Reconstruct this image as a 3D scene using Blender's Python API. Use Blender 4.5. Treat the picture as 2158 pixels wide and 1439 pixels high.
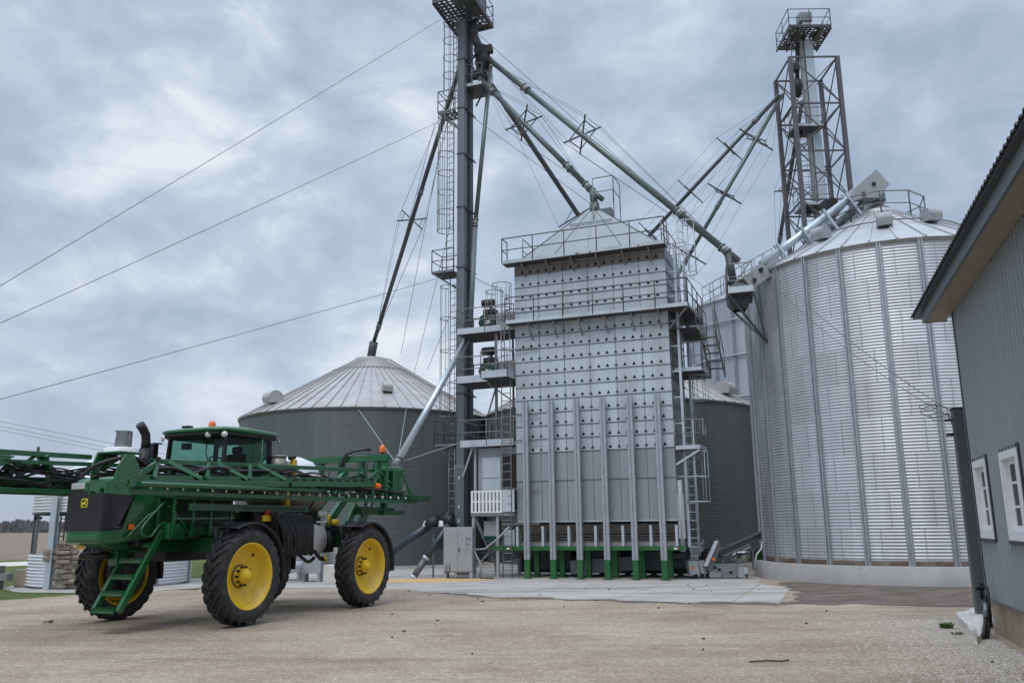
import bpy, math, random
from mathutils import Vector, Matrix
random.seed(7)
PI = math.pi
for o in list(bpy.data.objects): bpy.data.objects.remove(o)
SC = bpy.context.scene
COL = SC.collection
# ------------------------------------------------------------------ camera
F_PX, TANP, ROLL, EYE = 1785.3, 0.2169, -0.0107, 1.9
pit = math.atan(TANP)
FWD = Vector((0, math.cos(pit), math.sin(pit)))
R0 = Vector((1, 0, 0)); U0 = R0.cross(FWD)
CR = R0 * math.cos(ROLL) + U0 * math.sin(ROLL)
CU = -R0 * math.sin(ROLL) + U0 * math.cos(ROLL)
cam = bpy.data.cameras.new('camera'); camo = bpy.data.objects.new('camera', cam); COL.objects.link(camo)
m = Matrix((CR, CU, -FWD)).transposed().to_4x4(); m.translation = Vector((0, 0, EYE)); camo.matrix_world = m
cam.sensor_width = 36; cam.lens = F_PX / 2158 * 36; cam.clip_start = 0.1; cam.clip_end = 12000
SC.camera = camo
# ------------------------------------------------------------------ sky and sun (overcast daylight)
SUN_EL, SUN_AZ = math.radians(56), math.radians(205)   # azimuth measured clockwise from +Y
wd = bpy.data.worlds.new('World'); SC.world = wd; wd.use_nodes = True
nt = wd.node_tree; nt.nodes.clear()
def N(t, **k):
    n = nt.nodes.new(t)
    for a, b in k.items(): setattr(n, a, b)
    return n
def LK(a, b): nt.links.new(a, b)
def MA(op, a, b=None, c=None):
    n = N('ShaderNodeMath', operation=op)
    for i, v in enumerate((a, b, c)):
        if v is None: continue
        if hasattr(v, 'links'): LK(v, n.inputs[i])
        else: n.inputs[i].default_value = v
    return n.outputs[0]
tc = N('ShaderNodeTexCoord'); sx = N('ShaderNodeSeparateXYZ'); LK(tc.outputs['Generated'], sx.inputs[0])
zc = MA('MAXIMUM', sx.outputs[2], 0.0)
den = MA('ADD', zc, 0.40)
px_ = MA('DIVIDE', sx.outputs[0], den); py_ = MA('DIVIDE', sx.outputs[1], den)
cb = N('ShaderNodeCombineXYZ'); LK(px_, cb.inputs[0]); LK(py_, cb.inputs[1])
def noise(vec, sc, det, ro, dist=0.0, off=(0, 0, 0), rot=0, stretch=(1, 1, 1)):
    mp = N('ShaderNodeMapping'); LK(vec, mp.inputs[0]); mp.inputs['Location'].default_value = off
    mp.inputs['Rotation'].default_value = (0, 0, rot); mp.inputs['Scale'].default_value = stretch
    n = N('ShaderNodeTexNoise'); n.inputs['Scale'].default_value = sc; n.inputs['Detail'].default_value = det
    n.inputs['Roughness'].default_value = ro; n.inputs['Distortion'].default_value = dist
    LK(mp.outputs[0], n.inputs['Vector']); return n.outputs['Fac']
n1 = noise(tc.outputs['Generated'], 2.6, 7, .55, .35, (3.1, 1.7, .6), .6, (1, 1, 1.9))
n2 = noise(tc.outputs['Generated'], 7.5, 8, .56, .4, (0.4, 5.2, 1.1), .6, (1, 1, 1.7))
n3 = noise(cb.outputs[0], 0.35, 3, .5, 0, (7, 2, 0))
cl = MA('ADD', MA('ADD', MA('MULTIPLY', n1, .40), MA('MULTIPLY', n2, .445)), MA('MULTIPLY', n3, .2))
rp = N('ShaderNodeValToRGB'); LK(cl, rp.inputs[0])
e = rp.color_ramp.elements; e[0].position = .37; e[0].color = (.325, .41, .535, 1); e[1].position = .64; e[1].color = (.83, .885, .95, 1)
e2 = e.new(.49); e2.color = (.455, .54, .69, 1); e3 = e.new(.56); e3.color = (.565, .65, .785, 1)
# overcast sky: bright overhead, with a paler band low down
hz = N('ShaderNodeMapRange'); LK(sx.outputs[2], hz.inputs[0]); hz.inputs[1].default_value = .55; hz.inputs[2].default_value = 1.; hz.inputs[3].default_value = 1.; hz.inputs[4].default_value = 3.1
mul = N('ShaderNodeMix', data_type='RGBA', blend_type='MULTIPLY'); mul.inputs[0].default_value = 1
cmb = N('ShaderNodeCombineColor')
for i in range(3): LK(hz.outputs[0], cmb.inputs[i])
LK(rp.outputs[0], mul.inputs[6]); LK(cmb.outputs[0], mul.inputs[7])
lowf = N('ShaderNodeMapRange'); LK(sx.outputs[2], lowf.inputs[0]); lowf.inputs[1].default_value = 0.0; lowf.inputs[2].default_value = .16; lowf.inputs[3].default_value = 1.; lowf.inputs[4].default_value = 0.
lw = N('ShaderNodeMix', data_type='RGBA'); LK(MA('MULTIPLY', lowf.outputs[0], .55), lw.inputs[0]); LK(mul.outputs[2], lw.inputs[6]); lw.inputs[7].default_value = (.50, .54, .64, 1)
sky = N('ShaderNodeTexSky', sky_type='NISHITA'); sky.sun_disc = False; sky.sun_elevation = SUN_EL; sky.sun_rotation = SUN_AZ; sky.air_density = 1.; sky.dust_density = 2.
sk = N('ShaderNodeMix', data_type='RGBA', blend_type='MULTIPLY'); sk.inputs[0].default_value = 1; LK(lw.outputs[2], sk.inputs[6]); sk.inputs[7].default_value = (10, 10, 10, 1)
mx = N('ShaderNodeMix', data_type='RGBA'); mx.inputs[0].default_value = .93; LK(sky.outputs[0], mx.inputs[6]); LK(sk.outputs[2], mx.inputs[7])
bg = N('ShaderNodeBackground'); bg.inputs[1].default_value = .1; LK(mx.outputs[2], bg.inputs[0])
wo = N('ShaderNodeOutputWorld'); LK(bg.outputs[0], wo.inputs[0])
sl = bpy.data.lights.new('sun', 'SUN'); sl.energy = 1.35; sl.angle = math.radians(32); sl.color = (1, .96, .90)
so = bpy.data.objects.new('sun', sl); COL.objects.link(so)
sd = Vector((math.sin(SUN_AZ) * math.cos(SUN_EL), math.cos(SUN_AZ) * math.cos(SUN_EL), math.sin(SUN_EL)))
so.rotation_euler = sd.to_track_quat('Z', 'Y').to_euler(); so.location = sd * 60
SC.view_settings.view_transform = 'Standard'; SC.view_settings.look = 'None'; SC.view_settings.exposure = 0.0; SC.view_settings.gamma = 1
SC.render.engine = 'CYCLES'
# ------------------------------------------------------------------ survey: photograph pixel -> point of the place
def ray(x, y): return FWD + CR * ((x - 1079) / F_PX) - CU * ((y - 719.5) / F_PX)
def pg(x, y, z=0.0):
    d = ray(x, y); return Vector((0, 0, EYE)) + d * ((z - EYE) / d.z)
def pY(x, y, Y):
    d = ray(x, y); return Vector((0, 0, EYE)) + d * (Y / d.y)
# ------------------------------------------------------------------ mesh collector
def frame_of(axis, up=Vector((0, 0, 1))):
    a = axis.normalized(); s = a.cross(up)
    if s.length < 1e-4: s = a.cross(Vector((1, 0, 0)))
    s.normalize(); return a, s, s.cross(a)
class MB:
    def __init__(s): s.v = []; s.f = []; s.sm = []
    def add(s, vs, fs, smooth=False):
        b = len(s.v); s.v += [tuple(q) for q in vs]; s.f += [tuple(i + b for i in q) for q in fs]; s.sm += [smooth] * len(fs); return s
    def box(s, c, d, rz=0, M=None):
        vs = []
        for i in (-.5, .5):
            for j in (-.5, .5):
                for k in (-.5, .5):
                    q = Vector((i * d[0], j * d[1], k * d[2]))
                    if rz: q = Matrix.Rotation(rz, 3, 'Z') @ q
                    if M is not None: q = M @ q
                    vs.append(q + Vector(c))
        return s.add(vs, [(0, 1, 3, 2), (4, 6, 7, 5), (0, 4, 5, 1), (2, 3, 7, 6), (0, 2, 6, 4), (1, 5, 7, 3)])
    def bb(s, x0, x1, y0, y1, z0, z1): return s.box(((x0 + x1) / 2, (y0 + y1) / 2, (z0 + z1) / 2), (abs(x1 - x0), abs(y1 - y0), abs(z1 - z0)))
    def bar(s, p, q, w, h=None, up=(0, 0, 1)):
        h = h or w; p = Vector(p); q = Vector(q); a, sd_, u = frame_of(q - p, Vector(up))
        vs = [e_ + sd_ * (i * w / 2) + u * (j * h / 2) for e_ in (p, q) for i, j in ((-1, -1), (1, -1), (1, 1), (-1, 1))]
        return s.add(vs, [(3, 2, 1, 0), (4, 5, 6, 7), (0, 1, 5, 4), (1, 2, 6, 5), (2, 3, 7, 6), (3, 0, 4, 7)])
    def tube(s, p, q, r, n=8, r2=None, caps=True, smooth=True):
        p = Vector(p); q = Vector(q); r2 = r if r2 is None else r2; a, sd_, u = frame_of(q - p)
        vs = [e_ + (sd_ * math.cos(2 * PI * i / n) + u * math.sin(2 * PI * i / n)) * rr for e_, rr in ((p, r), (q, r2)) for i in range(n)]
        s.add(vs, [(i, i + n, (i + 1) % n + n, (i + 1) % n) for i in range(n)], smooth)
        if caps:
            b = len(s.v) - 2 * n
            s.f += [tuple(b + i for i in range(n)), tuple(b + n + i for i in reversed(range(n)))]; s.sm += [False, False]
        return s
    def path(s, pts, r, n=6):
        pts = [Vector(q) for q in pts]; b = len(s.v); k = len(pts); u = None
        for i, q in enumerate(pts):
            d = (pts[min(i + 1, k - 1)] - pts[max(i - 1, 0)]).normalized()
            if u is None: _, sd_, u = frame_of(d)
            sd_ = d.cross(u).normalized(); u = sd_.cross(d)
            s.v += [tuple(q + (sd_ * math.cos(2 * PI * j / n) + u * math.sin(2 * PI * j / n)) * r) for j in range(n)]
        for i in range(k - 1):
            for j in range(n):
                s.f.append((b + i * n + j, b + (i + 1) * n + j, b + (i + 1) * n + (j + 1) % n, b + i * n + (j + 1) % n)); s.sm.append(True)
        s.f += [tuple(b + j for j in range(n)), tuple(b + (k - 1) * n + j for j in reversed(range(n)))]; s.sm += [False, False]
        return s
    def lathe(s, prof, n=32, c=(0, 0, 0), M=None, smooth=True, a0=0, a1=2 * PI):
        full = abs(a1 - a0 - 2 * PI) < 1e-6; b = len(s.v); cc = n if full else n + 1; c = Vector(c)
        for r, z in prof:
            for i in range(cc):
                t = a0 + (a1 - a0) * i / n; q = Vector((r * math.cos(t), r * math.sin(t), z))
                if M is not None: q = M @ q
                s.v.append(tuple(q + c))
        for k in range(len(prof) - 1):
            for i in range(n):
                j = (i + 1) % cc
                s.f.append((b + k * cc + i, b + k * cc + j, b + (k + 1) * cc + j, b + (k + 1) * cc + i)); s.sm.append(smooth)
        return s
    def prism(s, poly, fn0, fn1):
        """polygon (a,b) pairs, fn0/fn1 map a pair to the two end faces"""
        n = len(poly); vs = [Vector(fn0(*q)) for q in poly] + [Vector(fn1(*q)) for q in poly]
        return s.add(vs, [tuple(range(n)), tuple(range(2 * n - 1, n - 1, -1))] + [(i, i + n, (i + 1) % n + n, (i + 1) % n) for i in range(n)])
    def ball(s, c, r, n=10, sz=1.0):
        k = 6; return s.lathe([(max(1e-3, r * math.sin(PI * i / k)), -r * sz * math.cos(PI * i / k)) for i in range(k + 1)], n, c)
    def build(s, name, mt, parent=None, world=False, bevel=0):
        me = bpy.data.meshes.new(name); o = bpy.data.objects.new(name, me); COL.objects.link(o)
        vs = s.v
        if parent is not None:
            o.parent = parent; FR[o] = FR[parent]
            if world:
                loc, rz = FR[parent]; Mi = Matrix.Rotation(-rz, 3, 'Z'); vs = [Mi @ (Vector(q) - loc) for q in vs]
        me.from_pydata([tuple(q) for q in vs], [], s.f)
        me.polygons.foreach_set('use_smooth', s.sm); me.update()
        if mt: me.materials.append(M_[mt] if isinstance(mt, str) else mt)
        if bevel:
            b = o.modifiers.new('bevel', 'BEVEL'); b.width = bevel; b.segments = 2; b.limit_method = 'ANGLE'; b.angle_limit = .6
        return o
FR = {}
def thing(name, label, cat, loc=(0, 0, 0), rz=0, group=None):
    o = bpy.data.objects.new(name, None); COL.objects.link(o); o.empty_display_size = .3
    o.location = loc; o.rotation_euler = (0, 0, rz); o['label'] = label; o['category'] = cat
    if group: o['group'] = group
    FR[o] = (Vector(loc), rz); return o
def single(mb, name, mt, label, cat, loc, group=None, bevel=0):
    """a thing that is one mesh, its origin at its base (mesh given in world coordinates)"""
    l = Vector(loc); mb.v = [tuple(Vector(q) - l) for q in mb.v]; o = mb.build(name, mt, bevel=bevel); o.location = l; FR[o] = (l, 0)
    o['label'] = label; o['category'] = cat
    if group: o['group'] = group
    return o
def struct(mb, name, mt, kind='structure', label=None):
    o = mb.build(name, mt); o['kind'] = kind
    if label: o['label'] = label
    return o
# ------------------------------------------------------------------ materials (all procedural)
M_ = {}
def mat(name, col, rough=.6, metal=0., var=.12, scale=3., bump=0., bscale=40., dirt=None, dirtamt=0., streak=False, spec=.5, dscale=1.2, coat=0., cells=None, cvar=.08):
    mt = bpy.data.materials.new(name); mt.use_nodes = True; t = mt.node_tree; t.nodes.clear(); M_[name] = mt
    def n_(ty, **k):
        q = t.nodes.new(ty)
        for a, b in k.items(): setattr(q, a, b)
        return q
    out = n_('ShaderNodeOutputMaterial'); p = n_('ShaderNodeBsdfPrincipled'); t.links.new(p.outputs[0], out.inputs[0])
    p.inputs['Metallic'].default_value = metal; p.inputs['Roughness'].default_value = rough; p.inputs['Specular IOR Level'].default_value = spec
    if coat: p.inputs['Coat Weight'].default_value = coat; p.inputs['Coat Roughness'].default_value = .15
    c = n_('ShaderNodeTexCoord'); mp = n_('ShaderNodeMapping'); t.links.new(c.outputs['Object'], mp.inputs[0])
    if streak: mp.inputs['Scale'].default_value = (1, 1, .12)
    nz = n_('ShaderNodeTexNoise'); nz.inputs['Scale'].default_value = scale; nz.inputs['Detail'].default_value = 6; nz.inputs['Roughness'].default_value = .65
    t.links.new(mp.outputs[0], nz.inputs['Vector'])
    rr = n_('ShaderNodeMapRange'); t.links.new(nz.outputs['Fac'], rr.inputs[0]); rr.inputs[1].default_value = .3; rr.inputs[2].default_value = .7
    rr.inputs[3].default_value = 1 - var; rr.inputs[4].default_value = 1 + var
    mm = n_('ShaderNodeMix', data_type='RGBA', blend_type='MULTIPLY'); mm.inputs[0].default_value = 1; mm.inputs[6].default_value = (*col, 1)
    cc = n_('ShaderNodeCombineColor')
    for i in range(3): t.links.new(rr.outputs[0], cc.inputs[i])
    t.links.new(cc.outputs[0], mm.inputs[7]); res = mm.outputs[2]
    if dirt:
        nd = n_('ShaderNodeTexNoise'); nd.inputs['Scale'].default_value = dscale; nd.inputs['Detail'].default_value = 8; nd.inputs['Roughness'].default_value = .7
        t.links.new(mp.outputs[0], nd.inputs['Vector'])
        dr = n_('ShaderNodeMapRange'); t.links.new(nd.outputs['Fac'], dr.inputs[0]); dr.inputs[1].default_value = .48; dr.inputs[2].default_value = .72; dr.inputs[4].default_value = dirtamt
        md = n_('ShaderNodeMix', data_type='RGBA'); t.links.new(dr.outputs[0], md.inputs[0]); t.links.new(res, md.inputs[6]); md.inputs[7].default_value = (*dirt, 1); res = md.outputs[2]
    if cells:      # every sheet of metal has its own tone
        sp_ = n_('ShaderNodeSeparateXYZ'); t.links.new(c.outputs['Object'], sp_.inputs[0]); cbn = n_('ShaderNodeCombineXYZ')
        def mth(op, a, b=None):
            q = n_('ShaderNodeMath', operation=op)
            for i, v in enumerate((a, b)):
                if v is None: continue
                if hasattr(v, 'links'): t.links.new(v, q.inputs[i])
                else: q.inputs[i].default_value = v
            return q.outputs[0]
        ua = sp_.outputs[0] if cells[0] != 'polar' else mth('MULTIPLY', mth('ADD', mth('ARCTAN2', sp_.outputs[1], sp_.outputs[0]), PI - 3.0707 + PI), cells[3] / (2 * PI))
        fz = mth('FLOOR', mth('DIVIDE', mth('SUBTRACT', sp_.outputs[2], cells[2]), cells[1])); fu = mth('FLOOR', ua if cells[0] == 'polar' else mth('DIVIDE', ua, cells[0]))
        t.links.new(fu, cbn.inputs[0]); t.links.new(fz, cbn.inputs[1]); wn = n_('ShaderNodeTexWhiteNoise', noise_dimensions='2D'); t.links.new(cbn.outputs[0], wn.inputs['Vector'])
        cr_ = n_('ShaderNodeMapRange'); t.links.new(wn.outputs['Value'], cr_.inputs[0]); cr_.inputs[3].default_value = 1 - cvar; cr_.inputs[4].default_value = 1 + cvar
        c3_ = n_('ShaderNodeCombineColor')
        for i in range(3): t.links.new(cr_.outputs[0], c3_.inputs[i])
        mc = n_('ShaderNodeMix', data_type='RGBA', blend_type='MULTIPLY'); mc.inputs[0].default_value = 1; t.links.new(res, mc.inputs[6]); t.links.new(c3_.outputs[0], mc.inputs[7]); res = mc.outputs[2]
    t.links.new(res, p.inputs['Base Color'])
    r2 = n_('ShaderNodeMapRange'); t.links.new(nz.outputs['Fac'], r2.inputs[0]); r2.inputs[3].default_value = max(0, rough - .08); r2.inputs[4].default_value = min(1, rough + .08)
    t.links.new(r2.outputs[0], p.inputs['Roughness'])
    if bump:
        nb = n_('ShaderNodeTexNoise'); nb.inputs['Scale'].default_value = bscale; nb.inputs['Detail'].default_value = 5; t.links.new(c.outputs['Object'], nb.inputs['Vector'])
        bp = n_('ShaderNodeBump'); bp.inputs['Strength'].default_value = bump; bp.inputs['Distance'].default_value = .02; t.links.new(nb.outputs['Fac'], bp.inputs['Height']); t.links.new(bp.outputs[0], p.inputs['Normal'])
    return mt
mat('bright_galvanised', (.52, .545, .57), .48, .60, .16, 1.6, streak=True, dirt=(.36, .34, .32), dirtamt=.25, cells=('polar', 1.14, .6, 26), cvar=.10)
mat('back_galvanised', (.46, .49, .525), .5, .65, .08, 2., streak=True)
mat('old_galvanised', (.112, .130, .126), .55, .25, .14, 1.2, streak=True, dirt=(.16, .155, .14), dirtamt=.3)
mat('old_roof', (.43, .425, .42), .60, .25, .13, 1.3, dirt=(.30, .26, .235), dirtamt=.45, streak=False)
mat('bright_roof', (.47, .49, .50), .5, .35, .10, 1.5, dirt=(.42, .38, .34), dirtamt=.35)
mat('stiffener_steel', (.40, .43, .46), .45, .6, .10, 4.)
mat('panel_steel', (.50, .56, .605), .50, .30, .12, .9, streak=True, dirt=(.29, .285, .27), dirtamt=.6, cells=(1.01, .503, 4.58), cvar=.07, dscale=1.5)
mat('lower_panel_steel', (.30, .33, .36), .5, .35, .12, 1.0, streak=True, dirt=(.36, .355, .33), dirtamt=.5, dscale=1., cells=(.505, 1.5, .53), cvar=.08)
mat('stained_panel', (.25, .235, .22), .7, .1, .25, 3., dirt=(.14, .11, .085), dirtamt=.7, dscale=2.)
mat('taupe_hopper', (.20, .185, .17), .7, .1, .2, 2.)
mat('cone_steel', (.33, .375, .405), .6, .15, .10, 1.5, dirt=(.33, .33, .32), dirtamt=.3)
mat('rail_steel', (.235, .235, .24), .55, .35, .15, 6., dirt=(.22, .18, .155), dirtamt=.4, dscale=3.)
mat('dark_rail', (.095, .085, .085), .6, .4, .15, 6.)
mat('elevator_grey', (.135, .158, .18), .45, .15, .12, 1.5, streak=True, dirt=(.16, .17, .175), dirtamt=.3)
mat('elevator_dark', (.07, .08, .09), .55, .2, .12, 2.)
mat('pale_elevator', (.48, .54, .58), .45, .4, .10, 2.)
mat('lattice_steel', (.105, .105, .115), .55, .35, .15, 3.)
mat('grating', (.10, .105, .11), .6, .4, .3, 30.); mat('deck_steel', (.10, .10, .105), .6, .4, .2, 4.)
mat('spout_dark', (.085, .10, .105), .45, .4, .15, 2.)
mat('spout_green_grey', (.14, .17, .17), .42, .5, .14, 2., dirt=(.10, .115, .115), dirtamt=.4)
mat('spout_pale', (.52, .58, .62), .35, .55, .10, 2.)
mat('wire', (.10, .10, .11), .5, .3, .05)
mat('pale_wire', (.42, .43, .45), .5, .5, .05)
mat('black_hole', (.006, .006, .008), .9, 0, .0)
mat('dryer_green', (.009, .105, .024), .45, 0, .2, 3., dirt=(.13, .135, .10), dirtamt=.4)
mat('sprayer_green', (.005, .100, .027), .32, 0, .15, 3., dirt=(.07, .105, .06), dirtamt=.35, coat=.5)
mat('sprayer_dark_green', (.004, .055, .014), .45, 0, .15, 3.)
mat('sprayer_yellow', (.78, .50, .012), .38, 0, .07, 3., dirt=(.40, .27, .07), dirtamt=.6, coat=.1)
mat('rubber', (.026, .026, .027), .82, 0, .3, 6., bump=.3, bscale=60, dirt=(.105, .095, .08), dirtamt=.7, dscale=5.)
mat('black_plastic', (.010, .011, .013), .5, 0, .2, 4.)
mat('grille_black', (.010, .011, .015), .55, 0, .2, 30., bump=.5, bscale=90)
mat('hose_black', (.012, .012, .013), .5, 0, .2)
mat('stainless', (.60, .58, .55), .28, .9, .1, 3.)
mat('tank_taupe', (.30, .275, .245), .45, .35, .1, 2.)
mat('white_plastic', (.74, .77, .80), .45, 0, .04)
mat('lamp_lens', (.55, .58, .56), .2, .3, .05)
mat('amber', (.85, .16, .02), .25, 0, .05)
mat('red_lens', (.35, .03, .02), .3, 0, .05)
mat('yellow_decal', (.80, .62, .02), .5, 0, .05)
mat('cabinet_grey', (.315, .335, .35), .5, .0, .06, 2., dirt=(.25, .25, .25), dirtamt=.3)
mat('motor_dark', (.022, .024, .027), .5, .3, .2)
mat('fan_green', (.006, .045, .028), .4, 0, .2, 5.)
mat('auger_blue', (.052, .066, .088), .38, .25, .15, 2.)
mat('auger_grey', (.13, .135, .14), .5, .3, .15, 2.)
mat('dark_galvanised', (.22, .24, .25), .45, .5, .15, 3.)
mat('white_paint', (.72, .73, .74), .5, 0, .05, 6.)
mat('siding_blue', (.27, .305, .318), .42, .05, .06, 1., streak=True)
mat('trim_dark', (.042, .050, .056), .4, 0, .1)
mat('trim_column', (.085, .102, .104), .45, 0, .1, 1.5, streak=True)
mat('fascia_blue', (.115, .142, .160), .45, 0, .1, 2.)
mat('soffit_beige', (.29, .255, .20), .6, 0, .06, 3.)
mat('roof_dark', (.035, .032, .032), .5, 0, .2, 3.)
mat('foundation_block', (.33, .275, .195), .85, 0, .15, 3., bump=.4, bscale=30, dirt=(.16, .14, .10), dirtamt=.5)
mat('concrete_wall', (.335, .33, .32), .85, 0, .13, 1.6, bump=.25, bscale=20, dirt=(.20, .19, .175), dirtamt=.5, dscale=1.)
mat('gazebo_tin', (.70, .72, .75), .45, .3, .06)
mat('gazebo_gap', (.10, .105, .12), .6, .1, .1)
mat('firewood', (.26, .22, .18), .9, 0, .35, 6., bump=.6, bscale=20)
mat('bark', (.10, .075, .06), .95, 0, .35, 8., bump=.8, bscale=30)
mat('dark_brick', (.05, .034, .028), .9, 0, .3, 6.)
mat('stone_grey', (.20, .20, .195), .9, 0, .2, 3., bump=.5, bscale=20)
mat('white_slab', (.60, .575, .54), .9, 0, .15, 4., bump=.6, bscale=25, dirt=(.32, .27, .23), dirtamt=.6, dscale=2.5)
mat('corn', (.60, .38, .16), .8, 0, .25, 30., bump=.5, bscale=120)
mat('grass_blade', (.055, .12, .022), .7, 0, .35, 4.)
mat('hazy_wood', (.17, .165, .175), .95, 0, .35, .08)  # distance haze put into the colour: woods paler and slightly bluer
mat('pebble', (.50, .47, .43), .9, 0, .35, 9.)
mat('rim_dirt', (.20, .13, .03), .8, 0, .3, 8.)
mat('pale_stone', (.50, .47, .425), .9, 0, .3, 9.)
mat('rust_brown', (.10, .07, .055), .9, 0, .4, 3., dirt=(.30, .28, .26), dirtamt=.6)
mat('debris', (.085, .07, .055), .95, 0, .3, 6.)
def glass(name, tint, gl=.25):
    mt = bpy.data.materials.new(name); mt.use_nodes = True; t = mt.node_tree; t.nodes.clear(); M_[name] = mt
    o = t.nodes.new('ShaderNodeOutputMaterial'); a = t.nodes.new('ShaderNodeBsdfTransparent'); a.inputs[0].default_value = (*tint, 1)
    g = t.nodes.new('ShaderNodeBsdfGlossy'); g.inputs[1].default_value = .04; g.inputs[0].default_value = (.8, .85, .85, 1)
    f = t.nodes.new('ShaderNodeLayerWeight'); f.inputs[0].default_value = gl; x = t.nodes.new('ShaderNodeMixShader')
    t.links.new(f.outputs['Fresnel'], x.inputs[0]); t.links.new(a.outputs[0], x.inputs[1]); t.links.new(g.outputs[0], x.inputs[2]); t.links.new(x.outputs[0], o.inputs[0])
def perforated(name, src, sc, hole):
    mt = M_[src].copy(); mt.name = name; M_[name] = mt; t = mt.node_tree; o = [n for n in t.nodes if n.type == 'OUTPUT_MATERIAL'][0]; p = [n for n in t.nodes if n.type == 'BSDF_PRINCIPLED'][0]
    c = t.nodes.new('ShaderNodeTexCoord'); v = t.nodes.new('ShaderNodeTexVoronoi'); v.inputs['Scale'].default_value = sc; v.inputs['Randomness'].default_value = .35; t.links.new(c.outputs['Object'], v.inputs['Vector'])
    m = t.nodes.new('ShaderNodeMath'); m.operation = 'LESS_THAN'; m.inputs[1].default_value = hole; t.links.new(v.outputs['Distance'], m.inputs[0]); a = t.nodes.new('ShaderNodeBsdfTransparent'); x = t.nodes.new('ShaderNodeMixShader')
    t.links.new(m.outputs[0], x.inputs[0]); t.links.new(p.outputs[0], x.inputs[1]); t.links.new(a.outputs[0], x.inputs[2]); t.links.new(x.outputs[0], o.inputs[0])
perforated('open_grating', 'grating', 4.5, .34)
glass('cab_glass', (.40, .60, .52)); glass('window_glass', (.10, .11, .11), .15)
def ground_mat(name, kind):
    mt = bpy.data.materials.new(name); mt.use_nodes = True; t = mt.node_tree; t.nodes.clear(); M_[name] = mt; L = t.links.new
    def n_(ty, **k):
        q = t.nodes.new(ty)
        for a, b in k.items(): setattr(q, a, b)
        return q
    out = n_('ShaderNodeOutputMaterial'); p = n_('ShaderNodeBsdfPrincipled'); L(p.outputs[0], out.inputs[0]); p.inputs['Roughness'].default_value = .95; p.inputs['Specular IOR Level'].default_value = .2
    c = n_('ShaderNodeTexCoord')
    def nz(sc, det=6, ro=.6, st=(1, 1, 1), rot=0, dist=0):
        mp = n_('ShaderNodeMapping'); mp.inputs['Scale'].default_value = st; mp.inputs['Rotation'].default_value = (0, 0, rot); L(c.outputs['Object'], mp.inputs[0])
        q = n_('ShaderNodeTexNoise'); q.inputs['Scale'].default_value = sc; q.inputs['Detail'].default_value = det; q.inputs['Roughness'].default_value = ro; q.inputs['Distortion'].default_value = dist; L(mp.outputs[0], q.inputs['Vector']); return q.outputs['Fac']
    def ramp(f, stops):
        r = n_('ShaderNodeValToRGB'); L(f, r.inputs[0]); el = r.color_ramp.elements
        el[0].position, el[0].color = stops[0][0], (*stops[0][1], 1); el[1].position, el[1].color = stops[-1][0], (*stops[-1][1], 1)
        for a, b in stops[1:-1]: el.new(a).color = (*b, 1)
        return r.outputs[0]
    def mix(f, a, b, bt='MIX'):
        q = n_('ShaderNodeMix', data_type='RGBA', blend_type=bt)
        if hasattr(f, 'links'): L(f, q.inputs[0])
        else: q.inputs[0].default_value = f
        for i, v in ((6, a), (7, b)):
            if hasattr(v, 'links'): L(v, q.inputs[i])
            else: q.inputs[i].default_value = (*v, 1)
        return q.outputs[2]
    def vor(sc, feat='F1'):
        q = n_('ShaderNodeTexVoronoi'); q.inputs['Scale'].default_value = sc; L(c.outputs['Object'], q.inputs['Vector']); return q
    def mr(f, a, b, x=0., y=1.):
        q = n_('ShaderNodeMapRange'); L(f, q.inputs[0]); q.inputs[1].default_value = a; q.inputs[2].default_value = b; q.inputs[3].default_value = x; q.inputs[4].default_value = y; return q.outputs[0]
    if kind == 'gravel':
        base = ramp(nz(.35, 6, .6), [(.30, (.31, .24, .17)), (.5, (.41, .34, .26)), (.7, (.475, .41, .32))])
        trk = nz(.7, 6, .65, (.13, 1.25, 1), .20, .9)     # wheel tracks across the yard
        base = mix(mr(trk, .47, .68, 0, .62), base, (.245, .195, .14))
        base = mix(mr(nz(.8, 6, .7, (.3, 1.2, 1), -.35), .56, .74, 0, .6), base, (.60, .555, .485))
        v1 = vor(34); base = mix(.75, base, ramp(v1.outputs['Color'], [(0, (.62, .61, .59)), (.5, (.98, .98, .98)), (1, (1.38, 1.37, 1.35))]), 'MULTIPLY')
        v2 = vor(14); base = mix(.5, base, ramp(v2.outputs['Color'], [(0, (.72, .71, .70)), (.6, (1, 1, 1)), (1, (1.35, 1.34, 1.32))]), 'MULTIPLY')
        base = mix(mr(nz(60, 3, .6), .60, .75, 0, .8), base, (.115, .10, .085))
        base = mix(mr(nz(33, 2, .5), .66, .74, 0, .8), base, (.62, .60, .56))
        hh = n_('ShaderNodeMath', operation='ADD'); L(v1.outputs['Distance'], hh.inputs[0]); L(nz(5, 6, .7), hh.inputs[1]); bh, bs, bd = hh.outputs[0], .7, .035
    elif kind == 'field':
        base = ramp(nz(.25, 8, .7, (.25, 1, 1), .5), [(.3, (.165, .13, .10)), (.55, (.255, .205, .16)), (.75, (.33, .28, .22))])
        base = mix(mr(nz(3, 5, .7), .4, .7, 0, .4), base, (.16, .125, .095)); bh, bs, bd = nz(4, 6, .7), .8, .1
    elif kind == 'grass':
        base = ramp(nz(1.1, 8, .7), [(.3, (.055, .085, .02)), (.5, (.10, .155, .035)), (.72, (.20, .20, .085))])
        base = mix(mr(nz(14, 4, .7), .42, .7, 0, .6), base, (.145, .125, .075)); bh, bs, bd = nz(40, 4, .7), 1., .05
    elif kind == 'road':
        base = ramp(nz(1.5, 5, .6), [(.3, (.52, .49, .42)), (.7, (.66, .63, .55))]); bh, bs, bd = nz(30, 3, .6), .4, .02
    elif kind == 'dirt':
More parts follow.
